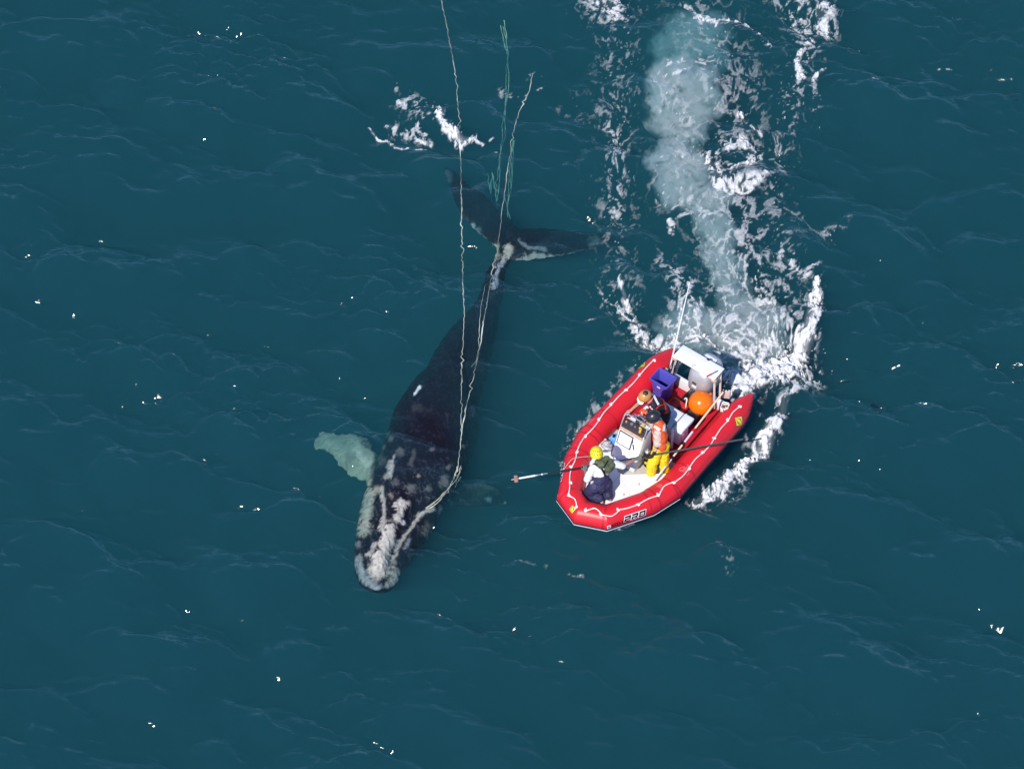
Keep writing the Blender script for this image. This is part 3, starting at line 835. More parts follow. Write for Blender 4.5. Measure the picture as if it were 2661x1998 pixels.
RED = mat('red_hypalon', (.70, .016, .028), .40, .45, var=.14, vscale=2.2, bump=.10, bscale=5)
REDFLOOR = mat('red_floor_fabric', (.42, .010, .022), .6, .3, var=.15, vscale=5)
NAVY = mat('navy_rubber', (.012, .012, .04), .5, .4)
WHITE = mat('white_gelcoat', (.80, .80, .80), .35, .5, var=.04, vscale=8)
OFFW = mat('off_white_vinyl', (.74, .74, .76), .45, .4, var=.05, vscale=9, bump=.1, bscale=30)
GREYDECK = mat('grey_nonskid', (.50, .46, .43), .85, .2, var=.10, vscale=14, bump=.2, bscale=140)
ROPEW = mat('white_rope', (.78, .76, .70), .8, .2, var=.1, vscale=40, bump=.5, bscale=90)
BLACK = mat('black_rubber', (.012, .012, .014), .5, .4)
DGREY = mat('dark_grey_plastic', (.045, .042, .045), .5, .4, var=.2, vscale=20)
TAN = mat('tan_wood', (.52, .36, .26), .6, .3, var=.15, vscale=12)
PTAN = mat('pink_tan_paint', (.62, .48, .42), .5, .4, var=.1, vscale=9)
STEEL = mat('steel_tube', (.75, .74, .73), .25, .5, metal=.85)
YEL = mat('yellow_vinyl', (.78, .60, .05), .5, .4)
WHITEMARK = mat('white_marking', (.8, .8, .8), .5, .3)
BLACKMARK = mat('black_marking', (.01, .01, .012), .6, .3)
SMOKE = mat('smoked_dash', (.055, .045, .045), .3, .5, var=.25, vscale=14)

boat = empty('inflatable_boat', BO, HEAD, 'red inflatable boat with white deck and console, carrying three helmeted people', 'boat')

half = [(-.05, 1.00, .43, .035), (.06, 1.0, .42, .10), (.25, 1.0, .405, .185), (.47, 1.01, .39, .245), (.66, 1.02, .385, .262), (1.8, 1.03, .39, .266), (2.92, 1.04, .385, .266), (3.52, .89, .412, .262), (4.35, .45, .475, .254)]
line = [(x, y, z, r) for x, y, z, r in half] + [(4.545, 0, .49, .254)] + [(x, -y, z, r) for x, y, z, r in reversed(half)]
LP = [Vector(p[:3]) for p in line]; LR = [p[3] for p in line]

def sweep(bm, prof, closed_prof=True, i0=0, i1=None, scale_r=True, cap=True):
    """mitred sweep of a profile (out, up) along the tube line, in tube radii"""
    i1 = len(LP) - 1 if i1 is None else i1
    rings = []
    for i in range(i0, i1 + 1):
        p = LP[i]
        d0 = (p - LP[i - 1]) if i > 0 else (LP[1] - p)
        d1 = (LP[i + 1] - p) if i < len(LP) - 1 else d0
        d0 = Vector((d0.x, d0.y, 0)).normalized(); d1 = Vector((d1.x, d1.y, 0)).normalized()
        o0 = Vector((d0.y, -d0.x, 0)); o1 = Vector((d1.y, -d1.x, 0))
        # running from the port stern forward and back along starboard: outward is to the left
        o0, o1 = -o0, -o1
        o = (o0 + o1).normalized(); o = o / max(.4, o.dot(o0))
        rings.append([bm.verts.new(p + (o * a + Vector((0, 0, b))) * LR[i]) for a, b in prof])
    n = len(prof)
    for A, B in zip(rings, rings[1:]):
        for j in range(n if closed_prof else n - 1):
            bm.faces.new((A[j], A[(j + 1) % n], B[(j + 1) % n], B[j]))
    if cap and closed_prof:
        bm.faces.new(rings[0][::-1]); bm.faces.new(rings[-1])
    return rings

bm = bmesh.new()
sweep(bm, [(cos(2 * pi * j / 40), sin(2 * pi * j / 40)) for j in range(40)])
tube = obj('tube', bm, RED, boat, sharp=20)

def arc_prof(p0, p1, r0, r1, n=6):
    a = [(r1 * cos(radians(p0 + (p1 - p0) * k / n)), r1 * sin(radians(p0 + (p1 - p0) * k / n))) for k in range(n + 1)]
    return a + [(r0 * cos(radians(p1)), r0 * sin(radians(p1))), (r0 * cos(radians(p0)), r0 * sin(radians(p0)))]
bm = bmesh.new(); sweep(bm, arc_prof(-34, -9, .95, 1.075), i0=3, i1=len(LP) - 4)
strake = obj('rub_strake', bm, NAVY, boat, sharp=30)
bm = bmesh.new(); sweep(bm, arc_prof(-26, -16, 1.0, 1.10), i0=6, i1=len(LP) - 7)
obj('white_stripe', bm, WHITEMARK, strake, sharp=30)
bm = bmesh.new(); sweep(bm, arc_prof(-62, -40, .95, 1.03), i0=6, i1=len(LP) - 7)
obj('lower_strake', bm, RED, boat, sharp=30)

# seam tapes round the tube joints and patches under the lifeline
def tube_pt(i, s, phi, lift):
    """panel i of the tube, s metres along it, angle phi up from horizontal outward"""
    a, b = LP[i], LP[i + 1]
    d = (b - a); L = d.length; f = s / L
    p = a.lerp(b, f); r = LR[i] + (LR[i + 1] - LR[i]) * f
    d.z = 0; d.normalize(); o = Vector((-d.y, d.x, 0))
    return p + (o * cos(phi) + Vector((0, 0, 1)) * sin(phi)) * (r + lift)

SEAM = mat('red_seam_tape', (.50, .010, .022), .5, .35, var=.1)
SCUFF = mat('scuffed_red', (.70, .09, .10), .6, .3, var=.2, vscale=20)
for i, s in ((5, .55), (5, 1.0), (6, .02), (6, .75), (7, .02), (8, .02), (9, .98), (10, .98), (11, .25), (11, .98), (12, .15), (12, .6)):
    L_ = (LP[i + 1] - LP[i]).length
    bm = bmesh.new(); rows = []
    for k in range(25):
        ph = radians(-60 + 260 * k / 24)
        rows.append([bm.verts.new(tube_pt(i, s * L_ - .022, ph, .0015)), bm.verts.new(tube_pt(i, s * L_ - .02, ph, .004)), bm.verts.new(tube_pt(i, s * L_ + .02, ph, .004)), bm.verts.new(tube_pt(i, s * L_ + .022, ph, .0015))])
    for A, B in zip(rows, rows[1:]):
        for j in range(3): bm.faces.new((A[j], A[j + 1], B[j + 1], B[j]))
    obj('seam_tape', bm, SEAM, tube)
for i, s, ph, w_, h_ in ((5, .62, 75, .11, .10), (12, .3, 55, .07, .05), (6, .4, 95, .05, .09)):
    L_ = (LP[i + 1] - LP[i]).length; bm = bmesh.new(); ring = []
    for k in range(18):
        a = 2 * pi * k / 18; q_ = 1 + .3 * sin(3 * a + i)
        ring.append(bm.verts.new(tube_pt(i, s * L_ + w_ * q_ * cos(a), radians(ph) + h_ * q_ * sin(a) / .26, .003)))
    c_ = bm.verts.new(tube_pt(i, s * L_, radians(ph), .005))
    for k in range(18): bm.faces.new((ring[k], ring[(k + 1) % 18], c_))
    obj('scuff_patch', bm, SCUFF, tube)
def nearest_on_tube(q, lift=0.0):
    """the point on top of the tube nearest to q seen from above"""
    best = None
    for i in range(len(LP) - 1):
        a, b = LP[i], LP[i + 1]
        d = Vector((b.x - a.x, b.y - a.y, 0)); L = d.length
        t = min(1, max(0, ((q.x - a.x) * d.x + (q.y - a.y) * d.y) / L ** 2))
        c = a.lerp(b, t); dist = math.hypot(q.x - c.x, q.y - c.y)
        if best is None or dist < best[0]: best = (dist, c, LR[i] + (LR[i + 1] - LR[i]) * t)
    dist, c, r = best
    lat = Vector((q.x - c.x, q.y - c.y, 0))
    k = min(.97, lat.length / (r + lift))
    lat = lat.normalized() if lat.length > 1e-5 else Vector((0, 0, 0))
    return c + (lat * k + Vector((0, 0, 1)) * math.sqrt(1 - k * k)) * (r + lift)

def on_tube(x, y, lift=0.0):
    q = None; z = .65
    for _ in range(5):
        q = nearest_on_tube(kb(x, y, z), lift); z = q.z
    return q

STB = [(825, 180), (710, 305), (590, 430), (475, 550), (375, 675), (258, 805), (190, 935), (148, 1060), (130, 1195), (115, 1300), (185, 1390)]
PRT = [(265, 1430), (395, 1458), (540, 1420), (705, 1370), (870, 1300), (1000, 1190), (1122, 1070), (1230, 950), (1335, 820), (1445, 680), (1550, 560)]
SAGS = [(1, 5), (1, -4), (-1, 4), (1, 6), (-1, -5), (1, 5), (-1, 7), (1, -6), (1, 14), (1, 32), (0, 0)]
def lifeline(pts, sags, seed):
    rnd = random.Random(seed)
    bm = bmesh.new()
    path = []
    for n, (a, b) in enumerate(zip(pts, pts[1:])):
        dx, dy = b[0] - a[0], b[1] - a[1]; L = math.hypot(dx, dy); nx, ny = -dy / L, dx / L
        sg = sags[n] if n < len(sags) else 0
        path.append(on_tube(*a, .014))
        for f, w, li in ((.18, .45, .024), (.5, 1, .035), (.82, .55, .024)):
            s = sg * w
            path.append(on_tube(a[0] + dx * f + nx * s, a[1] + dy * f + ny * s, li))
    path.append(on_tube(*pts[-1], .014))
    add_tube(bm, catmull(path, 5), .0125, 8)
    o = obj('lifeline', bm, ROPEW, boat)
    for a in pts:                                            # a knot at every grommet
        c = on_tube(*a, .016)
        bm = bmesh.new()
        e = rnd.uniform(0, 6)
        hook = [c + Vector((.05 * cos(e + t * .9) * (1 - t * .25), .05 * sin(e + t * .9) * (1 - t * .25), .012 + .004 * t)) for t in range(4)]
        hook = [c] + [on for on in hook]
        hook = [nearest_on_tube(h, .02) for h in hook]
        add_tube(bm, catmull(hook, 4), .013, 7)
        add_ball(bm, c, .022, (1, 1, .8), n=10)
        obj('knot', bm, ROPEW, o)
lifeline(STB, [4, -6, 5, 9, -7, 6, -9, 7, -6, -26], 3)
lifeline(PRT, [-38, 34, 6, -9, -30, 12, -10, 9, -8, -16], 5)

# --- writing and emblems on the tube
def map_on_tube(bm, i, s0, phi0, lift, flip=1):
    for v in bm.verts:
        v.co = tube_pt(i, s0 + flip * v.co.x, phi0 + v.co.y / LR[i + 1], lift + v.co.z)

def refine(bm, mx=.03):
    for _ in range(5):
        es = [e for e in bm.edges if e.calc_length() > mx]
        if not es: break
        bmesh.ops.subdivide_edges(bm, edges=es, cuts=1)
        bmesh.ops.triangulate(bm, faces=[f for f in bm.faces if len(f.verts) > 3])

def text_bm(txt, size, off=0.0, shear=0.0, space=1.0):
    c = bpy.data.curves.new('t', 'FONT'); c.body = txt; c.size = size; c.offset = off; c.shear = shear; c.align_x = 'CENTER'; c.align_y = 'CENTER'; c.space_character = space; c.fill_mode = 'FRONT'; c.resolution_u = 4
    o = bpy.data.objects.new('t', c); COL.objects.link(o)
    dg = bpy.context.evaluated_depsgraph_get()
    me = bpy.data.meshes.new_from_object(o.evaluated_get(dg))
    bpy.data.objects.remove(o); bpy.data.curves.remove(c)
    bm = bmesh.new(); bm.from_mesh(me); bpy.data.meshes.remove(me)
    bmesh.ops.triangulate(bm, faces=bm.faces[:])
    return bm
def poly_bm(polys):
    bm = bmesh.new()
    for p in polys:
        bm.faces.new([bm.verts.new((x, y, 0)) for x, y in p])
    bmesh.ops.triangulate(bm, faces=bm.faces[:])
    return bm
def flat_obj(name, bm, m, parent):
    me = bpy.data.meshes.new(name); bm.to_mesh(me); bm.free()
    return link_mesh(name, me, m, parent, False)

# angular letters P R O with a white surround
def pro_polys(grow):
    g = grow
    def quad(x0, y0, x1, y1): return [(x0 - g, y0 - g), (x1 + g, y0 - g), (x1 + g, y1 + g), (x0 - g, y1 + g)]
    P = [quad(0, 0, .035, .055), quad(0, .09, .14, .13), quad(.105, .055, .14, .13), quad(0, .045, .14, .075)]
    R = [quad(.165, 0, .20, .055), quad(.165, .09, .305, .13), quad(.27, .06, .305, .13), quad(.165, .045, .29, .075), quad(.25, 0, .285, .055)]
    O = [quad(.33, 0, .365, .13), quad(.33, 0, .47, .035), quad(.33, .095, .47, .13), quad(.435, 0, .47, .13)]
    allp = P + R + O
    return [[(x + .32 * y - .26, y - .065) for x, y in q] for q in allp]
NP = len(LP)
PI_PORT, PI_NOSE, PI_STB = 7, 9, 10
Lp = (LP[8] - LP[7]).length
for i, s0, flip in ((PI_PORT, Lp * .42, -1), (PI_STB, Lp * .58, -1)):
    par = None
    for grow, lift, m, nm in ((.013, .004, WHITEMARK, 'lettering_surround'), (0, .007, BLACKMARK, 'lettering')):
        bm = poly_bm(pro_polys(grow)); refine(bm); map_on_tube(bm, i, s0, radians(18), lift, flip)
        o = flat_obj(nm, bm, m, par or boat); par = par or o
for i, s0, flip in ((PI_PORT, Lp * .80, -1), (PI_STB, Lp * .20, -1)):
    bm = text_bm('6233 KA', .105, .003, 0, .95); refine(bm); map_on_tube(bm, i, s0, radians(6), .005, flip); flat_obj('registration_number', bm, BLACKMARK, boat)
    sx = .24 if i == PI_PORT else -.24
    bm = poly_bm([[(-.04, -.05), (.04, -.05), (.04, .05), (-.04, .05)]]); refine(bm); map_on_tube(bm, i, s0 + sx * 1.0, radians(4), .005, flip); st_ = flat_obj('sticker', bm, WHITEMARK, boat)
    bm = poly_bm([[(-.02, -.03), (.025, -.03), (.025, -.015), (-.02, -.015)], [(-.02, 0), (.02, 0), (.02, .03), (-.02, .03)]]); refine(bm); map_on_tube(bm, i, s0 + sx * 1.0, radians(4), .008, flip); flat_obj('sticker_mark', bm, NAVY, st_)
def emblem(i, s0, phi, rot=0.0, size=.12):
    def tr(poly): return [(size * (x * cos(rot) - y * sin(rot)), size * (x * sin(rot) + y * cos(rot))) for x, y in poly]
    par = None
    lens = [(.26 * sin(pi * t / 10), -1 + .2 * t) for t in range(11)]
    leaf = [(x * .85, y * .62) for x, y in lens] + [(-x * .85, y * .62) for x, y in lens[::-1][1:-1]]
    arcR = [(x * 1.35 + .06, y * .6) for x, y in lens] + [(x * .95 + .03, y * .6) for x, y in lens[::-1]]
    arcL = [(-x, y) for x, y in arcR]
    for polys, lift, m, nm in (([[(-1, 0), (0, -1), (1, 0), (0, 1)]], .004, DGREY, 'emblem_border'), ([[(-.86, 0), (0, -.86), (.86, 0), (0, .86)]], .006, YEL, 'emblem'), ([leaf], .008, YEL, 'emblem_leaf'), ([arcR], .010, NAVY, 'emblem_arc'), ([arcL], .010, NAVY, 'emblem_arc'), ([[(.30, -.52), (.52, -.30), (.44, -.22), (.22, -.44)]], .010, WHITEMARK, 'emblem_bar')):
        bm = poly_bm([tr(p) for p in polys]); refine(bm); map_on_tube(bm, i, s0, phi, lift, -1)
        o = flat_obj(nm, bm, m, par or boat); par = par or o
emblem(4, .10, radians(38), .25, .14); emblem(NP - 6, (LP[NP - 5] - LP[NP - 6]).length - .12, radians(38), -.25, .14)
emblem(PI_NOSE, .07, radians(42), radians(45), .10)

# --- hull, floor, bow locker, transom
bm = bmesh.new()
def prism(bm, pts, z0, z1):
    lo = [bm.verts.new((x, y, z0)) for x, y in pts]; hi = [bm.verts.new((x, y, z1)) for x, y in pts]
    n = len(pts)
    bm.faces.new(lo[::-1]); bm.faces.new(hi)
    for j in range(n): bm.faces.new((lo[j], lo[(j + 1) % n], hi[(j + 1) % n], hi[j]))
keel = []
secs = [(.5, .80, .16, -.22), (1.8, .82, .17, -.24), (2.9, .80, .20, -.2), (3.5, .66, .24, -.08), (4.2, .30, .30, .12), (4.35, .1, .36, .24)]
rings = []
for x, wy, zc, zk in secs:
    rings.append([bm.verts.new((x, -wy, .235)), bm.verts.new((x, -wy, zc)), bm.verts.new((x, 0, zk)), bm.verts.new((x, wy, zc)), bm.verts.new((x, wy, .235))])
for A, B in zip(rings, rings[1:]):
    for j in range(4): bm.faces.new((A[j], A[j + 1], B[j + 1], B[j]))
    bm.faces.new((A[4], A[0], B[0], B[4]))
bm.faces.new(rings[0]); bm.faces.new(rings[-1][::-1])
obj('hull', bm, WHITE, boat, sharp=30)
bm = bmesh.new(); prism(bm, [(.60, -.93), (2.25, -.95), (2.25, .95), (.60, .93)], .238, .27); obj('aft_floor', bm, REDFLOOR, boat, sharp=30)
bm = bmesh.new(); prism(bm, [(2.254, -.95), (2.92, -.95), (3.45, -.80), (3.45, .80), (2.92, .95), (2.254, .95)], .238, .275); obj('deck', bm, GREYDECK, boat, sharp=30)
bm = bmesh.new(); prism(bm, [(2.68, .74), (3.22, .06), (3.22, -.06), (2.68, -.74), (2.68, -.98), (3.0, -1.0), (3.5, -.84), (4.27, -.40), (4.27, .40), (3.5, .84), (3.0, 1.0), (2.68, .98)], .278, .42)
lk = obj('bow_locker', bm, WHITE, boat, sharp=30)
for hx, hy in ((3.22, .47), (3.62, .38), (3.3, -.45)):
    bm = bmesh.new(); add_box(bm, (hx, hy, .424), (.07, .035, .012), Matrix.Rotation(.5, 3, 'Z'), .004); obj('hatch_latch', bm, PTAN, lk)
for a, b in (((3.25, .02), (4.2, .02)), ((3.3, .05), (3.62, .60)), ((3.7, .02), (3.95, .5))):
    bm = bmesh.new(); a = Vector((*a, .421)); b = Vector((*b, .421)); d = (b - a); add_box(bm, (a + b) / 2, (d.length, .006, .006), Matrix.Rotation(math.atan2(d.y, d.x), 3, 'Z')); obj('hatch_seam', bm, GREYDECK, lk)
bm = bmesh.new(); add_box(bm, (.56, 0, .36), (.07, 1.58, .42), None, .015); obj('transom', bm, OFFW, boat)
# inner splash fabric below the tubes
# --- console
CY = -.14
bm = bmesh.new()
pr = [(2.34, .276), (2.97, .276), (2.95, .40), (2.64, 1.10), (2.36, 1.10)]
w0, w1 = .30, .28
def slab(bm, prof, y0, y1):
    a = [bm.verts.new((x, y0, z)) for x, z in prof]; b = [bm.verts.new((x, y1, z)) for x, z in prof]
    n = len(prof)
    bm.faces.new(a[::-1]); bm.faces.new(b)
    for j in range(n): bm.faces.new((a[j], a[(j + 1) % n], b[(j + 1) % n], b[j]))
slab(bm, pr, CY - w0, CY + w0)
bmesh.ops.bevel(bm, geom=bm.edges[:], offset=.03, segments=3, affect='EDGES', profile=.5)
con = obj('console', bm, WHITE, boat, sharp=30)
fd = Vector((.31, 0, -.70)).normalized()                  # down the sloping front
fn = Vector((.70, 0, .31)).normalized()
fr = Matrix((fd, Vector((0, 1, 0)), fn)).transposed()
def on_front(t, y, lift): return Vector((2.64, y, 1.10)) + fd * t + fn * lift
bm = bmesh.new(); add_box(bm, on_front(.26, CY - .09, .003), (.315, .345, .012), fr); obj('hatch_gasket', bm, DGREY, con)
bm = bmesh.new(); add_box(bm, on_front(.26, CY - .09, .012), (.27, .30, .022), fr, .01); h = obj('hatch', bm, WHITE, con)
bm = bmesh.new(); add_box(bm, on_front(.20, CY + .085, .022), (.06, .03, .02), fr, .006); obj('latch', bm, DGREY, h)
bm = bmesh.new(); add_tube(bm, [on_front(.25, CY + .11, .008), on_front(.30, CY + .135, .010), on_front(.36, CY + .16, .008)], .014, 8); obj('hinge_strap', bm, DGREY, con)
bm = bmesh.new(); add_box(bm, on_front(.045, CY, .006), (.07, .57, .02), fr, .006); obj('trim_strip', bm, TAN, con)
bm = bmesh.new(); add_box(bm, (2.545, CY, 1.115), (.20, .55, .04), Matrix.Rotation(.18, 3, 'Y'), .008); d = obj('dash', bm, SMOKE, con)
rnd = random.Random(6)
for gy, gx, r, m in ((-.22, 2.53, .022, TAN), (-.10, 2.51, .035, STEEL), (.0, 2.53, .02, STEEL), (.10, 2.5, .025, PTAN)):
    bm = bmesh.new(); add_tube(bm, [(gx, CY + gy, 1.12), (gx, CY + gy, 1.155)], r, 14); obj('gauge', bm, m, d)
bm = bmesh.new(); add_box(bm, (2.555, CY + .15, 1.16), (.11, .05, .05), Matrix.Rotation(.35, 3, 'Z'), .012); obj('yellow_switch', bm, mat('yellow_plastic', (.8, .45, .02), .4), d)
# rail, posts, compass, wheel
bm = bmesh.new()
pts = [(2.62, CY - .29, 1.06), (2.52, CY - .29, 1.24), (2.47, CY - .285, 1.30), (2.46, CY - .24, 1.315), (2.46, CY + .24, 1.315), (2.47, CY + .285, 1.30), (2.52, CY + .29, 1.24), (2.62, CY + .29, 1.06)]
add_tube(bm, catmull(pts, 5), .016, 10); obj('grab_rail', bm, STEEL, con)
for y in (-.12, .06):
    bm = bmesh.new(); add_tube(bm, [(2.46, CY + y, 1.312), (2.28, CY + y + .01, 1.14)], .012, 8); obj('rail_stay', bm, STEEL, con)
bm = bmesh.new(); add_tube(bm, [(2.36, CY - .03, 1.10), (2.36, CY - .03, 1.20)], [.075, .06], 18); add_ball(bm, (2.36, CY - .03, 1.20), .055, n=14); obj('compass', bm, DGREY, con)
bm = bmesh.new(); add_box(bm, (2.30, CY, 1.02), (.14, .5, .16), Matrix.Rotation(-.3, 3, 'Y'), .02); obj('instrument_panel', bm, OFFW, con)
bm = bmesh.new()
wr = Matrix.Translation((2.20, CY + .02, 1.08)) @ Matrix.Rotation(-.9, 4, 'Y')
add_tube(bm, [wr @ Vector((.17 * cos(2 * pi * k / 28), .17 * sin(2 * pi * k / 28), 0)) for k in range(28)], .014, 8, closed=True)
for k in range(3): add_tube(bm, [wr @ Vector((0, 0, -.03)), wr @ Vector((.17 * cos(2 * pi * k / 3), .17 * sin(2 * pi * k / 3), 0))], .01, 6)
obj('steering_wheel', bm, STEEL, con)
bm = bmesh.new(); add_tube(bm, [(2.30, CY + .22, 1.05), (2.28, CY + .22, 1.24)], [.03, .02], 10); add_box(bm, (2.28, CY + .22, 1.26), (.05, .07, .05), None, .012); obj('throttle', bm, BLACK, con)
bm = bmesh.new(); add_tube(bm, [(2.40, CY + .12, 1.12), (2.40, CY + .12, 1.23)], .03, 10); obj('yellow_lamp', bm, mat('yellow_lamp_plastic', (.75, .62, .03), .4), con)

# --- bench seat
SY0, SY1 = -.42, .60
bm = bmesh.new(); add_box(bm, (1.70, (SY0 + SY1) / 2, .84), (.46, SY1 - SY0, .11), None, .04, 3); seat = obj('bench_seat', bm, OFFW, boat)
bm = bmesh.new(); add_box(bm, (1.70, .50, .905), (.42, .24, .06), Matrix.Rotation(.06, 3, 'X'), .028, 3); obj('cushion', bm, OFFW, seat)
bm = bmesh.new(); add_tube(bm, catmull([(1.47, .36, .80), (1.47, .365, .905), (1.70, .37, .912), (1.93, .365, .905), (1.93, .36, .80)], 4), .006, 6); obj('strap', bm, DGREY, seat)
bm = bmesh.new(); add_box(bm, (1.70, .08, .55), (.34, .86, .46), None, .03); obj('seat_base', bm, OFFW, seat)
for x in (1.50, 1.97):
    for y in (SY0 + .05, .40):
        bm = bmesh.new(); add_tube(bm, [(x, y, .275), (x, y + .01, .90)], .028, 10); obj('leg', bm, WHITE, seat)

# --- frame over the engine
bm = bmesh.new(); add_box(bm, (.47, -.02, 1.25), (.38, 1.05, .03), None, .012)
arch = obj('engine_frame', bm, WHITE, boat)
bm = bmesh.new(); add_box(bm, (.29, .10, 1.262), (.05, .07, .02), None, .005); obj('catch', bm, DGREY, arch)
bm = bmesh.new(); add_tube(bm, [Vector((.60, -.05, 1.272)) + Vector((.03 * cos(a), .03 * sin(a), 0)) for a in [2 * pi * k / 14 for k in range(14)]], .006, 6, closed=True); obj('ring', bm, STEEL, arch)
for y in (-.48, .46):
    for x, xb in ((.36, .50), (.58, .70)):
        bm = bmesh.new(); a, b = Vector((x, y, 1.235)), Vector((xb, y * 1.22, .40)); dd = (b - a)
        add_box(bm, (a + b) / 2, (.045, .035, dd.length), dd.to_track_quat('Z', 'Y').to_matrix(), .006); obj('post', bm, PTAN, arch)
    bm = bmesh.new(); add_box(bm, (.62, y * 1.04, 1.19), (.10, .13, .09), None, .035, 3); obj('bracket', bm, TAN, arch)
bm = bmesh.new(); add_box(bm, (.50, .72, .80), (.05, .16, .26), Matrix.Rotation(.5, 3, 'Z'), .02, 3); obj('side_board', bm, PTAN, arch)
bm = bmesh.new(); add_tube(bm, [(.545, -.665, .58), (.525, -.665, .80)], .022, 10); add_tube(bm, [(.53, -.665, .78), (.25, -.665, 1.8), (-.05, -.66, 2.9)], [.019, .016, .009], 10); ant = obj('antenna', bm, WHITE, boat)
bm = bmesh.new(); add_box(bm, (.53, -.67, .60), (.09, .08, .12), None, .01); obj('antenna_mount', bm, DGREY, ant)
for k in range(3):
    bm = bmesh.new(); add_tube(bm, catmull([(.62, -.62 + .05 * k, .45), (.66, -.60 + .05 * k, .8), (.60, -.56 + .03 * k, 1.1)], 5), .008, 6); obj('cable', bm, BLACK, boat)

# ------------------------------------------------------------------ loose gear in the boat
def bthing(name, x, y, z, label, cat, group=None):
    return empty(name, BW(x, y, z), HEAD, label, cat, group)
# outboard
mo = bthing('outboard_motor', .30, .06, .17, 'silver outboard motor on the white transom under the white frame board', 'outboard motor')
SILVER = mat('silver_cowl', (.50, .49, .50), .32, .5, metal=.35, var=.05, vscale=5)
bm = bmesh.new()
rings = []
for z, lx, ly, ox in ((.30, .28, .22, .04), (.37, .34, .275, .04), (.60, .35, .285, .02), (.78, .34, .275, -.01), (.88, .30, .24, -.03), (.925, .22, .17, -.04), (.935, .08, .06, -.04)):
    ring = []
    for k in range(28):
        a = 2 * pi * k / 28; c_, s_ = cos(a), sin(a); e = .62
        ring.append(bm.verts.new((ox + lx * math.copysign(abs(c_) ** e, c_), ly * math.copysign(abs(s_) ** e, s_), z)))
    rings.append(ring)
for A, B in zip(rings, rings[1:]):
    for j in range(28): bm.faces.new((A[j], A[(j + 1) % 28], B[(j + 1) % 28], B[j]))
bm.faces.new(rings[0][::-1]); bm.faces.new(rings[-1])
cowl = obj('cowl', bm, SILVER, mo, sharp=50)
bm = bmesh.new(); add_box(bm, (-.03, 0, .945), (.36, .28, .03), None, .014); obj('cowl_cap', bm, WHITE, cowl)
for face in (0, 1):
    bm = text_bm('90' if face == 0 else 'X90', .105, .002, .15)
    M = (Matrix.Translation((.385, -.04, .64)) @ Matrix.Rotation(pi / 2, 4, 'Z') @ Matrix.Rotation(pi / 2, 4, 'X')) if face == 0 else (Matrix.Translation((.12, .312, .70)) @ Matrix.Rotation(pi, 4, 'Z') @ Matrix.Rotation(pi / 2, 4, 'X'))
    bm.transform(M); flat_obj('power_number', bm, BLACKMARK, cowl)
bm = bmesh.new(); add_box(bm, (.380, -.03, .53), (.012, .11, .06), None); obj('label', bm, WHITEMARK, cowl)
bm = bmesh.new(); add_box(bm, (.02, 0, .10), (.26, .16, .52), None, .05, 3); add_box(bm, (-.06, 0, -.45), (.12, .06, .62), None, .02); obj('leg', bm, SILVER, mo)
bm = bmesh.new(); add_box(bm, (.19, 0, .22), (.12, .3, .22), None, .02); obj('clamp_bracket', bm, BLACK, mo)
bm = bmesh.new()
for k in range(3):
    a = 2 * pi * k / 3; add_ball(bm, (-.17, .09 * cos(a), -.68 + .09 * sin(a)), .08, (.15, 1, .5), Matrix.Rotation(a, 3, 'X'), 12)
add_tube(bm, [(-.22, 0, -.68), (-.08, 0, -.68)], [.02, .045], 10); obj('propeller', bm, BLACK, mo)
for k in range(4):
    bm = bmesh.new(); add_tube(bm, catmull([(.30, -.08 + .05 * k, .42), (.44 + .02 * k, -.12 + .03 * k, .36), (.50, -.20 + .03 * k, .20), (.62, -.25 + .12 * k, .09)], 6), .014, 7); obj('hose', bm, BLACK, mo)

# tote
bn = bthing('storage_bin', .93, -.575, .27, 'open purple plastic storage bin behind the standing crew, below the antenna', 'storage bin')
PURP = mat('purple_plastic', (.075, .070, .40), .42, .5, var=.06, vscale=5)
bm = bmesh.new()
def rrect(lx, ly, z, r=.03, n=4):
    out = []
    for cx, cy, a0 in ((lx - r, ly - r, 0), (-lx + r, ly - r, pi / 2), (-lx + r, -ly + r, pi), (lx - r, -ly + r, 3 * pi / 2)):
        for k in range(n + 1):
            a = a0 + pi / 2 * k / n; out.append((cx + r * cos(a), cy + r * sin(a), z))
    return out
loops = [rrect(.125, .165, 0), rrect(.155, .195, .47), rrect(.182, .222, .475), rrect(.186, .226, .52), rrect(.165, .205, .525), rrect(.148, .188, .50), rrect(.118, .158, .02)]
rv = [[bm.verts.new(p) for p in l] for l in loops]
for A, B in zip(rv, rv[1:]):
    for j in range(len(A)): bm.faces.new((A[j], A[(j + 1) % len(A)], B[(j + 1) % len(A)], B[j]))
bm.faces.new(rv[0][::-1]); bm.faces.new(rv[-1])
obj('bin_body', bm, PURP, bn, sharp=40)
for sx, sy, rz in ((.168, .0, 0), (-.168, .0, 0), (0, .208, pi / 2), (0, -.208, pi / 2)):
    bm = bmesh.new(); add_box(bm, (sx, sy, .44), (.03, .13, .045), Matrix.Rotation(rz, 3, 'Z'), .008); obj('handle', bm, PURP, bn)
bm = bmesh.new(); add_box(bm, (.157, 0, .38), (.006, .08, .07), Matrix.Rotation(.06, 3, 'Y')); obj('label', bm, WHITEMARK, bn)

# buoy
by = bthing('marker_buoy', .83, .32, .27, 'round orange inflatable buoy on the floor in front of the outboard motor', 'buoy')
bm = bmesh.new(); add_ball(bm, (0, 0, .265), .262, n=48)
obj('float', bm, mat('orange_vinyl', (.85, .17, .004), .22, .5), by)
bm = bmesh.new(); add_tube(bm, [(-.18, .10, .44), (-.20, .115, .475)], .03, 12); obj('eye', bm, mat('orange_eye', (.7, .12, .01), .5), by)

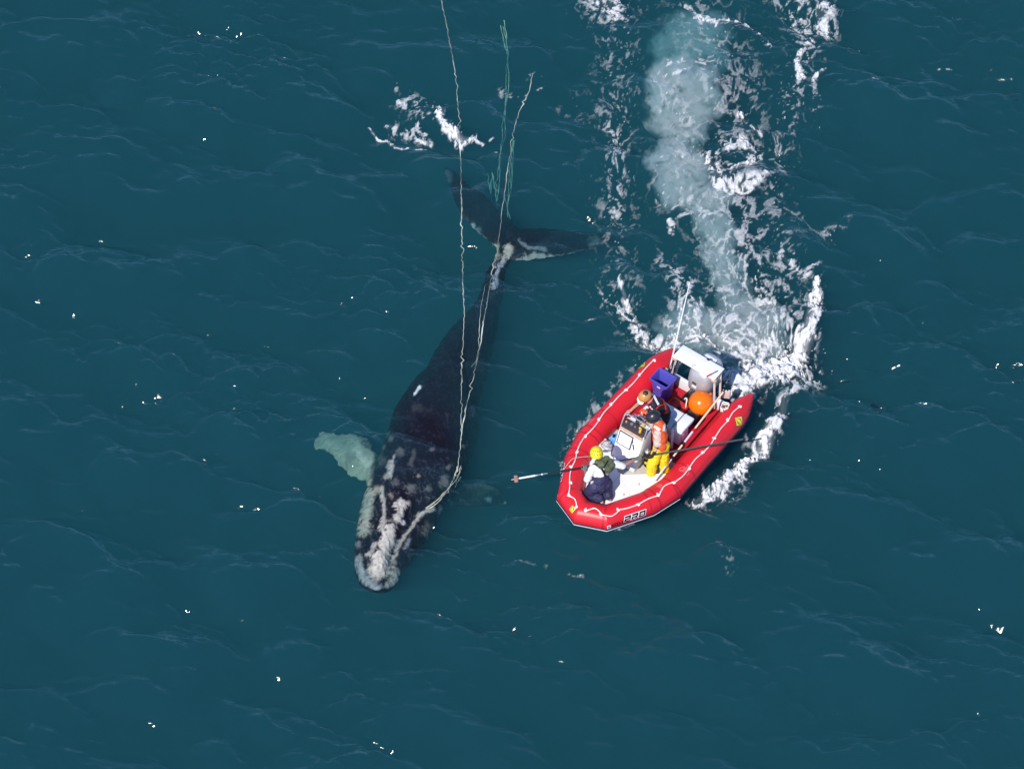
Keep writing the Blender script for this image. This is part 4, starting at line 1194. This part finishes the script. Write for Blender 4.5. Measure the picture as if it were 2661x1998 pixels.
# boat hook along the port tube
hk = bthing('boat_hook', .60, .70, .93, 'long cream boat hook with white sleeves lying along the port tube', 'pole')
A0, A1 = Vector((0, 0, 0.02)), Vector((2.42, .02, -.40))
CREAM = mat('cream_pole', (.72, .62, .42), .5); LAV = mat('lavender_sleeve', (.6, .58, .68), .5)
for f0, f1, m, r, nm in ((0, .42, CREAM, .021, 'shaft'), (.415, .45, RED, .028, 'joint'), (.45, .57, LAV, .024, 'sleeve'), (.57, .60, BLACK, .026, 'tape'), (.60, .73, CREAM, .021, 'shaft'), (.73, .76, BLACK, .024, 'tape'), (.76, .88, LAV, .024, 'sleeve'), (.88, 1.0, OFFW, .021, 'shaft')):
    bm = bmesh.new(); add_tube(bm, [A0.lerp(A1, f0), A0.lerp(A1, f1)], r, 10); obj(nm, bm, m, hk)
bm = bmesh.new(); add_tube(bm, catmull([A0, A0 + Vector((-.05, 0, .03)), A0 + Vector((-.09, .02, .02)), A0 + Vector((-.10, .05, -.02))], 4), .013, 8); obj('hook', bm, BLACK, hk)

# fuel tank and bits between seat and engine
ft = bthing('fuel_tank', 1.13, -.06, .272, 'red fuel tank on the floor between bench and motor', 'fuel tank')
bm = bmesh.new(); add_box(bm, (0, 0, .11), (.30, .42, .22), None, .045, 3); obj('tank_body', bm, mat('red_tank_plastic', (.5, .03, .02), .45, var=.1), ft)
bm = bmesh.new(); add_tube(bm, [(.05, .08, .21), (.05, .08, .25)], .04, 14); obj('cap', bm, BLACK, ft)
bm = bmesh.new(); add_tube(bm, catmull([(-.1, -.12, .215), (-.05, -.12, .26), (.05, -.12, .26), (.1, -.12, .215)], 4), .012, 7); obj('handle', bm, BLACK, ft)
bt = bthing('battery_box', 1.12, .33, .272, 'black battery box partly behind the orange buoy', 'battery box')
bm = bmesh.new(); add_box(bm, (0, 0, .09), (.2, .24, .18), None, .015); obj('box_body', bm, BLACK, bt)
bm = bmesh.new(); add_box(bm, (0, 0, .195), (.22, .26, .03), None, .01); obj('lid', bm, DGREY, bt)
ch = bthing('white_hook', 1.02, .10, .50, 'small white cane shaped hook by the orange buoy', 'hook')
bm = bmesh.new(); add_tube(bm, catmull([(.10, .02, -.15), (.02, .0, .10), (-.02, -.02, .16), (-.03, -.06, .15), (-.02, -.075, .11)], 5), .013, 8); obj('hook_rod', bm, WHITE, ch)
bb = bthing('blue_jug', 2.60, -.60, .276, 'light blue jug beside the white console', 'jug')
bm = bmesh.new(); add_box(bm, (0, 0, .14), (.16, .14, .28), None, .035, 3); obj('jug_body', bm, mat('blue_plastic', (.12, .36, .80), .4), bb)
bm = bmesh.new(); add_tube(bm, [(.02, 0, .27), (.02, 0, .32)], .03, 12); obj('cap', bm, BLACK, bb)
bg_ = bthing('plastic_bag', 2.82, -.60, .276, 'crumpled grey plastic bag on the deck beside the blue jug', 'bag')
bm = bmesh.new()
rnd = random.Random(3)
for k in range(7): add_ball(bm, (rnd.uniform(-.09, .09), rnd.uniform(-.09, .09), rnd.uniform(.07, .16)), rnd.uniform(.06, .09), n=12)
me = remeshed(bm, .012, 2, 'bag'); P = mesh_co(me); No = mesh_no(me)
P += No * (0.03 * fbm(P[:, 0] * 14 + P[:, 2] * 9, P[:, 1] * 14 - P[:, 2] * 11, 4))[:, None]; P[:, 2] = np.maximum(P[:, 2], 0.002)
me.vertices.foreach_set('co', P.astype(np.float32).ravel())
link_mesh('bag_body', me, mat('grey_bag_film', (.42, .41, .42), .25, .6, var=.5, vscale=14), bg_)
cn = bthing('gas_canister', 2.62, .25, .276, 'silver and black canister strapped upright beside the white console', 'canister')
bm = bmesh.new(); add_tube(bm, [(0, 0, 0), (0, 0, .36), (0, 0, .42)], [.075, .075, .06], 18); cb = obj('canister_body', bm, BLACK, cn, sharp=50)
bm = bmesh.new(); add_tube(bm, [(0, 0, .10), (0, 0, .18)], .078, 18, cap=False); obj('yellow_band', bm, YEL, cb)
bm = bmesh.new(); add_tube(bm, [(0, 0, .27), (0, 0, .31)], .078, 18, cap=False); obj('yellow_band', bm, YEL, cb)
bm = bmesh.new(); add_ball(bm, (0, 0, .44), .062, (1, 1, .8), n=16); add_tube(bm, [(0, 0, .46), (0, 0, .53)], .02, 10); obj('silver_valve', bm, STEEL, cn)
kn = bthing('knife', .57, .38, 1.268, 'small red handled knife on the port end of the white frame board', 'knife')
bm = bmesh.new(); add_box(bm, (.05, -.02, .012), (.13, .035, .022), Matrix.Rotation(-.35, 3, 'Z'), .008); obj('handle', bm, mat('red_plastic', (.55, .02, .03), .4), kn)
bm = bmesh.new(); add_box(bm, (-.08, .025, .006), (.15, .028, .006), Matrix.Rotation(-.35, 3, 'Z')); obj('blade', bm, mat('blue_steel', (.15, .15, .32), .4, metal=.4), kn)
cr = bthing('rope_coil', .66, .80, .55, 'small coil of white and black line by the port stern tube', 'rope coil')
bm = bmesh.new(); rnd = random.Random(8)
add_tube(bm, [Vector((.10 * cos(a) + rnd.gauss(0, .01), .07 * sin(a) + rnd.gauss(0, .01), .02 + .004 * a)) for a in [k * .35 for k in range(60)]], .011, 6); obj('white_line', bm, ROPEW, cr)
bm = bmesh.new(); add_tube(bm, catmull([(-.14, -.02, .02), (-.05, .08, .06), (.04, -.04, .09), (.12, .06, .05), (.22, .05, .0)], 5), .009, 6); obj('black_cord', bm, BLACK, cr)

# ------------------------------------------------------------------ people
from mathutils.bvhtree import BVHTree
SKIN = mat('skin', (.56, .30, .20), .5, .35, var=.08, vscale=20)
SKIN_TAN = mat('tanned_skin', (.42, .19, .11), .5, .35, var=.08, vscale=20)

def shift(bm, root):
    bmesh.ops.translate(bm, verts=bm.verts[:], vec=-Vector(root.location))

def soft(name, bm, voxel, m, root, parent=None, smooth_it=4, wrinkle=0.0, wsc=7.0, seed=0.0):
    """closed shapes -> one continuous surface, with folds"""
    shift(bm, root)
    me = remeshed(bm, voxel, smooth_it, name)
    if wrinkle:
        P = mesh_co(me); No = mesh_no(me)
        n = fbm(P[:, 0] * wsc + seed + P[:, 2] * wsc * .5, P[:, 1] * wsc + P[:, 2] * wsc * 1.1 + seed, 4, .6)
        n2 = -np.abs(fbm(P[:, 0] * wsc * .8 + 9 + seed, P[:, 2] * wsc * 1.7 - P[:, 1] * wsc * .6, 3, .6))
        P += No * (wrinkle * (n + 1.4 * n2 + .3))[:, None]
        me.vertices.foreach_set('co', P.astype(np.float32).ravel())
    me.name = name
    return link_mesh(name, me, m, parent or root)

def fingers(bm, wrist, hand_dir, palm_n, thumb_side, curl, s=1.0, grip=False):
    """palm, four unequal fingers and a thumb"""
    d = hand_dir.normalized(); n = palm_n.normalized(); side = d.cross(n).normalized() * thumb_side
    n = side.cross(d).normalized() * thumb_side
    pc = wrist + d * .045 * s
    for o in (-.028, -.01, .01, .028):
        add_capsule(bm, wrist + side * o * .7 * s, wrist + d * .085 * s + side * o * s, .015 * s, .013 * s, 8)
    for k, (o, L) in enumerate(((.030, .068), (.011, .078), (-.010, .072), (-.029, .056))):
        p = wrist + d * .088 * s + side * o * s
        ang = 0
        for j, f in enumerate((.45, .32, .25)):
            ang += curl * (.75 if j == 0 else 1)
            q = p + (d * cos(ang) + n * sin(ang)) * L * f * s
            add_capsule(bm, p, q, .0095 * s, .0085 * s, 7); p = q
    p = wrist + d * .03 * s + side * .03 * s
    q = p + (d * .6 + side * .7 + n * .35).normalized() * .04 * s
    add_capsule(bm, p, q, .012 * s, .011 * s, 7)
    add_capsule(bm, q, q + (d * .6 + n * (.9 if grip else .3) + side * .1).normalized() * .034 * s, .0105 * s, .009 * s, 7)

def add_head(bm, c, face, up, s=1.0):
    """head with brow, nose, chin and ears; face = the way it looks"""
    f = face.normalized(); r = f.cross(up).normalized(); u = r.cross(f)
    R = Matrix((r, f, u)).transposed()
    add_ball(bm, c + u * .015, .1, (.78 * s, .98 * s, 1.1 * s), R, 20)
    add_ball(bm, c + f * .030 - u * .055, .066, (.88, .9, 1.0), R, 14)
    add_ball(bm, c + f * .075 - u * .10, .024, (1.2, .8, .8), R, 10)
    add_capsule(bm, c + f * .088 + u * .01, c + f * .108 - u * .03, .010, .016, 8)
    add_capsule(bm, c + f * .085 + u * .022 - r * .035, c + f * .085 + u * .022 + r * .035, .012, .012, 8)
    add_capsule(bm, c + f * .084 - u * .068 - r * .02, c + f * .084 - u * .068 + r * .02, .010, .010, 8)
    for sd in (-1, 1): add_ball(bm, c + r * .08 * sd - f * .005, .03, (.35, .75, 1.1), R, 10)

def ribbon(name, pts, width, bvh, m, parent, lift=.006, thick=.004, per=5):
    """a flat band laid on the surface of a garment"""
    path = []
    for p in catmull(pts, per):
        q, nrm, _, _ = bvh.find_nearest(p)
        path.append((q + nrm * lift, nrm))
    bm = bmesh.new(); rows = []
    for i, (q, nrm) in enumerate(path):
        a = path[max(i - 1, 0)][0]; b = path[min(i + 1, len(path) - 1)][0]
        t = (b - a).normalized(); s = t.cross(nrm).normalized() * width / 2
        rows.append([bm.verts.new(q - s - nrm * thick), bm.verts.new(q - s + nrm * thick), bm.verts.new(q + s + nrm * thick), bm.verts.new(q + s - nrm * thick)])
    for A, B in zip(rows, rows[1:]):
        for j in range(4): bm.faces.new((A[j], A[(j + 1) % 4], B[(j + 1) % 4], B[j]))
    bm.faces.new(rows[0][::-1]); bm.faces.new(rows[-1])
    return obj(name, bm, m, parent)
def on_cloth(bvh, root, pts):
    """points of a garment under the given spots of the closer photo view"""
    out = []
    o = Vector(CAM) - Vector(root.location)
    for x, y in pts:
        d = (kw(x, y, 1.3) - Vector(CAM)).normalized()
        h = bvh.ray_cast(o, d)
        if h[0] is None:
            h = bvh.find_nearest(kw(x, y, 1.3) - Vector(root.location))
        out.append(h[0])
    return out
def bvh_of(o):
    bm = bmesh.new(); bm.from_mesh(o.data); t = BVHTree.FromBMesh(bm); bm.free(); return t

def person(label, J, skin, head_face, hand_spec):
    root = empty('person', J['ground'], 0, label, 'person', 'boat crew')
    bm = bmesh.new()
    L = lambda a, b, f: J[a].lerp(J[b], f)
    add_capsule(bm, J['hipL'], J['hipR'], .10, .10)
    hm = (J['hipL'] + J['hipR']) / 2; sm = (J['shL'] + J['shR']) / 2
    add_capsule(bm, hm, hm.lerp(J['neck'], .45), .115, .11); add_capsule(bm, hm.lerp(J['neck'], .45), hm.lerp(J['neck'], .85), .115, .12)
    add_capsule(bm, J['shL'], J['shR'], .062, .062); add_capsule(bm, J['neck'], J['head'], .056, .055)
    up = (J['head'] - J['neck']).normalized()
    up = (up * .6 + Vector((0, 0, 1)) * .6).normalized()
    add_head(bm, J['head'], head_face, up)
    for s in 'LR':
        add_capsule(bm, J['sh' + s], J['el' + s], .052, .042); add_capsule(bm, J['el' + s], J['wr' + s], .043, .029)
        add_capsule(bm, J['hip' + s], J['kn' + s], .085, .058); add_capsule(bm, J['kn' + s], J['an' + s], .056, .04)
        add_capsule(bm, J['an' + s], J['toe' + s], .042, .032)
        spec = hand_spec.get(s)
        if spec and spec[0] == 'bare':
            _, d, n, ts, curl = spec; fingers(bm, J['wr' + s], d, n, ts, curl, 1.05)
    soft('body', bm, .0075, skin, root, smooth_it=2)
    for s in 'LR':
        spec = hand_spec.get(s)
        if spec and spec[0] != 'bare':
            _, d, n, ts, curl, m = spec
            bm = bmesh.new(); add_capsule(bm, J['wr' + s] - d.normalized() * .03, J['wr' + s], .036, .034); fingers(bm, J['wr' + s], d, n, ts, curl, 1.22, True)
            soft('glove', bm, .006, m, root, smooth_it=1)
    return root

def helmet(root, c, face, up, m, r=.128, visor=None, cut=-.25):
    f = face.normalized(); rr = f.cross(up).normalized(); u = rr.cross(f); R = Matrix((rr, f, u)).transposed()
    bm = bmesh.new(); bmesh.ops.create_uvsphere(bm, u_segments=40, v_segments=24, radius=1.0)
    bmesh.ops.bisect_plane(bm, geom=bm.verts[:] + bm.edges[:] + bm.faces[:], plane_co=(0, 0, cut), plane_no=(0, -.22, -1), clear_outer=True)
    ed = [e for e in bm.edges if e.is_boundary]
    bmesh.ops.extrude_edge_only(bm, edges=ed)
    vs = [v for v in bm.verts if v.is_boundary]
    for v in vs: v.co.x *= .90; v.co.y *= .90
    M = Matrix.Translation(c + u * .02) @ R.to_4x4() @ Matrix.Diagonal((r * .90, r * 1.08, r * .98, 1))
    bm.transform(M); shift(bm, root)
    h = obj('helmet', bm, m, root, sharp=50)
    return h, M

def vest_on(root, J, m, grow=.0, arms=False, lo=.18, hi=.93, name='vest', wr=.008):
    hm = (J['hipL'] + J['hipR']) / 2
    bm = bmesh.new()
    g = grow
    sideL, sideR = (J['shL'] - J['neck']) * .55, (J['shR'] - J['neck']) * .55
    for f0, f1, r0, r1, w in ((lo, .5, .135, .15, .45), (.5, hi, .15, .135, .6)):
        a, b = hm.lerp(J['neck'], f0), hm.lerp(J['neck'], f1)
        for sv in (sideL, sideR, Vector((0, 0, 0))):
            add_capsule(bm, a + sv * w, b + sv * w * 1.15, r0 - .03 + g, r1 - .045 + g)
    for s in 'LR': add_capsule(bm, J['sh' + s].lerp(J['neck'], .42), J['neck'].lerp(hm, .05), .070 + g * .6, .07 + g * .6)
    return soft(name, bm, .012, m, root, smooth_it=4, wrinkle=wr, wsc=6)

def shirt_on(root, J, m, sl=.75, name='shirt', seed=0.0, ar=.08, lo=.1, wr=.016):
    hm = (J['hipL'] + J['hipR']) / 2
    bm = bmesh.new()
    add_capsule(bm, hm.lerp(J['neck'], lo), hm.lerp(J['neck'], .8), .14, .14)
    for s in 'LR':
        sv = (J['sh' + s] - J['neck']) * .5
        add_capsule(bm, hm.lerp(J['neck'], lo + .05) + sv * .45, hm.lerp(J['neck'], .82) + sv * .8, .115, .10)
        add_capsule(bm, J['neck'].lerp(hm, .06), J['sh' + s], .068, .078)
        e = J['sh' + s].lerp(J['el' + s], sl) if sl <= 1 else J['el' + s]
        add_capsule(bm, J['sh' + s], e, ar, ar - .006)
        if sl > 1: add_capsule(bm, J['el' + s], J['el' + s].lerp(J['wr' + s], sl - 1), .074, .062)
    return soft(name, bm, .011, m, root, smooth_it=4, wrinkle=wr, wsc=6, seed=seed)

def trousers_on(root, J, m, name='trousers', thigh=.115, calf=.095, top=.12, wr=.016, seed=0.0, ankle=.92, wa=.14):
    hm = (J['hipL'] + J['hipR']) / 2
    bm = bmesh.new()
    add_capsule(bm, J['hipL'], J['hipR'], .128, .128)
    add_capsule(bm, hm, hm.lerp(J['neck'], top), wa, wa + .005)
    for s in 'LR':
        add_capsule(bm, J['hip' + s], J['kn' + s], thigh, calf); add_capsule(bm, J['kn' + s], J['kn' + s].lerp(J['an' + s], ankle), calf, calf * .92)
    return soft(name, bm, .012, m, root, smooth_it=4, wrinkle=wr, wsc=7, seed=seed)

def shoe_on(root, an, toe, m, sole):
    bm = bmesh.new(); d = (toe - an); add_capsule(bm, an - d * .25, an + d * .55, .05, .048); add_capsule(bm, an + d * .5, toe, .048, .038); add_capsule(bm, an, an + Vector((0, 0, .05)), .048, .045)
    sh = soft('shoe', bm, .009, m, root, smooth_it=3)
    return sh

# --- kneeling person at the bow
J = {k: kw(*v) for k, v in dict(head=(352, 958, 1.52), neck=(388, 1035, 1.32), shL=(318, 1078, 1.25), shR=(470, 1025, 1.25), elL=(272, 1168, .98), wrL=(262, 1100, 1.06), elR=(572, 1058, 1.10), wrR=(668, 1003, 1.09),
     hipL=(340, 1222, .80), hipR=(425, 1200, .80), knL=(288, 1285, .50), knR=(440, 1262, .50), anL=(382, 1328, .53), anR=(452, 1302, .53), toeL=(398, 1360, .49), toeR=(464, 1334, .49), ground=(380, 1330, .42)).items()}
GLOVE = mat('grey_glove', (.16, .17, .16), .8, .2, var=.25, vscale=40)
pole_a, pole_b = at(1336, 1245, 1.05), at(1931, 1141, 1.12)
pd = (pole_b - pole_a).normalized()
upz = Vector((0, 0, 1))
awayf = Vector((-.35, .9, 0)).normalized()
pA = person('person in yellow helmet and navy overalls kneeling at the bow with a pole', J, SKIN_TAN, Vector((-.1, .95, -.25)),
            {'L': ('glove', (kw(258, 1056, 1.10) - J['wrL']), -pd.cross(upz), 1, .85, GLOVE), 'R': ('glove', (kw(715, 985, 1.09) - J['wrR']), Vector((0, 0, 1)), 1, .8, GLOVE)})
shirt_on(pA, J, mat('white_cotton', (.78, .78, .78), .85, .1, var=.04, vscale=9, bump=.2, bscale=25), .95, seed=2, lo=.42, wr=.010)
NAVYCLOTH = mat('navy_oilskin', (.034, .034, .085), .6, .3, var=.2, vscale=9, bump=.3, bscale=22)
tr_ = trousers_on(pA, J, NAVYCLOTH, 'overalls', .15, .115, .36, .020, 4, .92, .168)
OLIVE = mat('olive_fabric', (.105, .125, .065), .8, .2, var=.2, vscale=14, bump=.3, bscale=40)
# life vest worn high on the right shoulder and back
hm = (J['hipL'] + J['hipR']) / 2
rt = (J['shR'] - J['shL']).normalized()
bm = bmesh.new()
for a, b, r in ((kw(355, 1022, 1.41), kw(440, 990, 1.37), .050), (kw(385, 1048, 1.37), kw(468, 1015, 1.34), .058), (kw(428, 1085, 1.24), kw(480, 1048, 1.27), .060), (kw(442, 1102, 1.17), kw(482, 1070, 1.19), .052), (kw(400, 1042, 1.38), kw(456, 1080, 1.24), .062)):
    add_capsule(bm, a, b, r, r)
ves = soft('life_vest', bm, .010, OLIVE, pA, smooth_it=3, wrinkle=.008)
tv = bvh_of(ves); lo = Vector(pA.location)
ribbon('strap', on_cloth(tv, pA, [(400, 1068), (428, 1040), (448, 1012)]), .03, tv, BLACK, ves)
tb = bvh_of([c for c in pA.children if c.name.startswith('shirt')][0])
ribbon('strap', on_cloth(tb, pA, [(325, 1040), (372, 1062), (408, 1100), (424, 1150)]), .045, tb, BLACK, tr_, lift=.012)
ribbon('strap', on_cloth(tb, pA, [(462, 1090), (456, 1120), (446, 1150)]), .04, tb, BLACK, tr_, lift=.012)
bm = bmesh.new(); add_box(bm, kw(317, 1200, .92), (.07, .02, .13), Matrix.Rotation(.3, 3, 'Z')); shift(bm, pA); obj('shirt_tail', bm, mat('white_tag', (.75, .73, .68), .8), pA)
bm = bmesh.new(); add_box(bm, kw(432, 932, 1.30), (.09, .03, .20), Matrix.Rotation(-.4, 3, 'Y') @ Matrix.Rotation(.5, 3, 'X'), .008); shift(bm, pA); obj('collar_flap', bm, WHITEMARK, ves)
SHOE = mat('worn_boot', (.36, .29, .25), .7, .2, var=.35, vscale=18)
for s in 'LR': shoe_on(pA, J['an' + s], J['toe' + s], SHOE, BLACK)
YH = mat('yellow_helmet_shell', (.80, .66, .02), .35, .5)
h, M = helmet(pA, J['head'], Vector((-.1, .95, -.35)), Vector((0, .3, 1)), YH, .152, cut=-.45)
for az, el in [(a, e) for e in (.38, .80) for a in (-115, -90, -65, 65, 90, 115, -140, -40)]:
    d = Vector((cos(radians(az)) * cos(el), sin(radians(az)) * cos(el), sin(el)))
    p = M @ (d * 1.0); nn = (M.to_3x3() @ d).normalized()
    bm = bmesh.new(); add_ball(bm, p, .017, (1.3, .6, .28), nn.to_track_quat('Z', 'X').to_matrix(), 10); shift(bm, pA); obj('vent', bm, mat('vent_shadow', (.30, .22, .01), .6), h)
bm = bmesh.new(); add_box(bm, M @ Vector((.05, -1.03, -.38)), (.075, .02, .02), Matrix.Rotation(-.25, 3, 'Y'), .006); shift(bm, pA); obj('rear_buckle', bm, DGREY, h)

# pole
pt = empty('cutting_pole', pole_a, 0, 'very long black pole with a brown block head held across the boat by hand', 'pole')
def padd(name, f0, f1, r, m, dz=0, n=8):
    bm = bmesh.new(); add_tube(bm, [pole_a.lerp(pole_b, f0), pole_a.lerp(pole_b, f1)], r, n); shift(bm, pt); return obj(name, bm, m, pt)
padd('shaft', .145, .62, .0165, BLACK); padd('shaft', .618, 1.0, .0185, mat('grey_wrapped_shaft', (.075, .070, .070), .6, .3, var=.4, vscale=30))
padd('ferrule', .10, .146, .012, STEEL); padd('white_sleeve', .022, .092, .020, WHITE); padd('point', -.012, .024, .009, PTAN); padd('collar', .091, .101, .014, PTAN); padd('collar', .118, .124, .018, WHITE)
bm = bmesh.new(); c = pole_a.lerp(pole_b, .008); add_box(bm, c, (.075, .165, .035), Matrix.Rotation(math.atan2(pd.y, pd.x) - .1, 3, 'Z') , .008)
shift(bm, pt); obj('head', bm, mat('brown_block', (.36, .20, .16), .7, .2, var=.25, vscale=14), pt)
tl = empty('tether_line', kw(80, 1080, .62), 0, 'thin pale line from the starboard bow tube to the kneeling person', 'line')
bm = bmesh.new(); add_tube(bm, catmull([kw(78, 1088, .60), kw(118, 1035, .78), kw(155, 996, .93), kw(230, 982, 1.0), kw(318, 975, 1.12)], 6), .006, 6); shift(bm, tl); obj('line', bm, mat('pink_line', (.6, .38, .33), .7), tl)

# --- person in yellow trousers
J = {k: kw(*v) for k, v in dict(head=(826, 652, 1.72), neck=(872, 712, 1.55), shL=(862, 778, 1.46), shR=(862, 688, 1.50), elL=(862, 882, 1.20), wrL=(826, 955, 1.06), elR=(812, 716, 1.27), wrR=(757, 696, 1.20),
     hipL=(872, 905, 1.06), hipR=(908, 888, 1.06), knL=(815, 1040, .70), knR=(908, 1005, .70), anL=(802, 1132, .34), anR=(918, 1092, .34), toeL=(778, 1130, .30), toeR=(896, 1096, .30), ground=(850, 1140, .278)).items()}
pB = person('person in black helmet, orange vest and yellow trousers standing beside the console', J, SKIN, Vector((-.85, -.25, -.55)),
            {'L': ('glove', kw(806, 985, .98) - J['wrL'], Vector((-.3, .8, .4)), 1, .6, BLACK), 'R': ('bare', kw(728, 690, 1.18) - J['wrR'], Vector((0, 0, -1)), -1, .5)})
shirt_on(pB, J, mat('beige_cotton', (.58, .46, .38), .85, .1, var=.06, vscale=9, bump=.2, bscale=25), .88, seed=6, ar=.098)
YT = mat('yellow_oilskin', (.80, .58, .012), .5, .4, var=.12, vscale=8, bump=.3, bscale=18)
trousers_on(pB, J, YT, 'waterproof_trousers', .125, .11, .22, .022, 8, 1.0)
OR = mat('orange_vest_fabric', (.78, .10, .025), .65, .3, var=.08, vscale=9)
ves = vest_on(pB, J, OR, .040, lo=.16, hi=.92, name='life_vest')
tv = bvh_of(ves); lo = Vector(pB.location)
REFL = mat('reflective_tape', (.80, .80, .82), .4, .5)
ribbon('reflective_strip', on_cloth(tv, pB, [(922, 672), (918, 715), (905, 765)]), .055, tv, REFL, ves)
ribbon('reflective_strip', on_cloth(tv, pB, [(832, 728), (855, 742), (878, 758)]), .05, tv, REFL, ves)
ribbon('reflective_strip', on_cloth(tv, pB, [(798, 730), (808, 760), (812, 785)]), .06, tv, REFL, ves)
bm = bmesh.new(); e = J['elL']; d = (J['wrL'] - e).normalized(); add_tube(bm, [e - d * .02, e + d * .07], [.062, .052], 14); shift(bm, pB); obj('elbow_band', bm, BLACK, pB)
bm = bmesh.new(); add_tube(bm, [J['wrR'] + (J['elR'] - J['wrR']) * .05, J['wrR'] + (J['elR'] - J['wrR']) * .2], .036, 12); shift(bm, pB); wt = obj('watch', bm, BLACK, pB)
bm = bmesh.new(); add_ball(bm, J['wrR'] + (J['elR'] - J['wrR']) * .12 + Vector((0, -.02, .028)), .02, (1, 1, .4), n=10); shift(bm, pB); obj('watch_face', bm, STEEL, wt)
helmet(pB, J['head'], Vector((-.85, -.2, -.45)), Vector((-.25, 0, 1)), mat('black_helmet_shell', (.022, .021, .026), .32, .5), .150, cut=-.3)
BOOT = mat('black_boot', (.02, .02, .022), .5, .4)
for s in 'LR': shoe_on(pB, J['an' + s], J['toe' + s], BOOT, BLACK)

# --- person at the wheel
J = {k: kw(*v) for k, v in dict(head=(758, 482, 1.60), neck=(812, 520, 1.46), shL=(838, 565, 1.38), shR=(806, 478, 1.40), elL=(798, 622, 1.18), wrL=(768, 612, 1.17), elR=(712, 528, 1.30), wrR=(640, 592, 1.30),
     hipL=(918, 640, 1.06), hipR=(908, 590, 1.06), knL=(890, 745, .68), knR=(905, 700, .68), anL=(905, 850, .34), anR=(915, 800, .34), toeL=(880, 860, .30), toeR=(890, 810, .30), ground=(905, 830, .272)).items()}
pC = person('person in brown white peaked helmet and black and red jacket leaning on the console rail', J, SKIN, Vector((-.80, -.35, -.45)),
            {'R': ('bare', kw(598, 622, 1.31) - J['wrR'], Vector((.1, -.3, -1)), -1, .65), 'L': ('glove', kw(745, 600, 1.17) - J['wrL'], Vector((0, 0, -1)), 1, .7, mat('orange_glove', (.75, .12, .03), .7))})
BLKJ = mat('black_jacket', (.016, .013, .016), .65, .3, var=.3, vscale=8, bump=.3, bscale=24)
jk = shirt_on(pC, J, BLKJ, .9, name='jacket', seed=11)
trousers_on(pC, J, mat('black_trousers', (.02, .02, .03), .7, .2, var=.3), 'trousers', .12, .10, .2, .018, 14, 1.0)
REDJ = mat('red_jacket_panel', (.62, .022, .022), .55, .35, var=.12, vscale=9)
ves = vest_on(pC, J, BLKJ, .034, lo=.12, hi=.92, name='life_vest')
tv = bvh_of(ves); lo = Vector(pC.location)
for pts, wd, m, nm in (([(858, 458), (900, 500), (925, 560), (932, 620)], .11, REDJ, 'red_panel'), ([(772, 545), (792, 570), (800, 600)], .09, REDJ, 'red_panel'),
                       ([(815, 462), (840, 500), (865, 548)], .05, REFL, 'reflective_strip'), ([(795, 560), (815, 585), (830, 602)], .05, REFL, 'reflective_strip'),
                       ([(832, 592), (868, 558), (902, 550)], .025, REDJ, 'red_piping'), ([(778, 535), (800, 515), (812, 490)], .06, mat('pink_collar', (.65, .12, .16), .7), 'collar')):
    pts = on_cloth(tv, pC, pts)
    ribbon(nm, pts, wd, tv, m, ves)
h, M = helmet(pC, J['head'], Vector((-.80, -.35, -.40)), Vector((-.2, 0, 1)), mat('brown_helmet_shell', (.55, .24, .06), .28, .5), .138, cut=-.25)
fx = Vector((-.80, -.35, -.62)).normalized(); rx = fx.cross(upz).normalized()
bm = bmesh.new()
add_ball(bm, J['head'] + fx * .135 + Vector((0, 0, .02)), .105, (1.05, .7, .12), Matrix((rx, fx, rx.cross(fx))).transposed(), 18); shift(bm, pC); obj('peak', bm, WHITE, h)
bm = bmesh.new(); add_ball(bm, M @ Vector((-.25, -.35, .88)), .055, (1, 1, .3), Matrix.Rotation(.5, 3, 'X'), 12); shift(bm, pC); obj('dark_patch', bm, BLACK, h)
bm = bmesh.new(); e = J['elR']; d = (J['wrR'] - e).normalized(); add_tube(bm, [e - d * .04, e + d * .05], [.070, .055], 14); shift(bm, pC); obj('cuff', bm, BLACK, jk)
for s in 'LR': shoe_on(pC, J['an' + s], J['toe' + s], BOOT, BLACK)
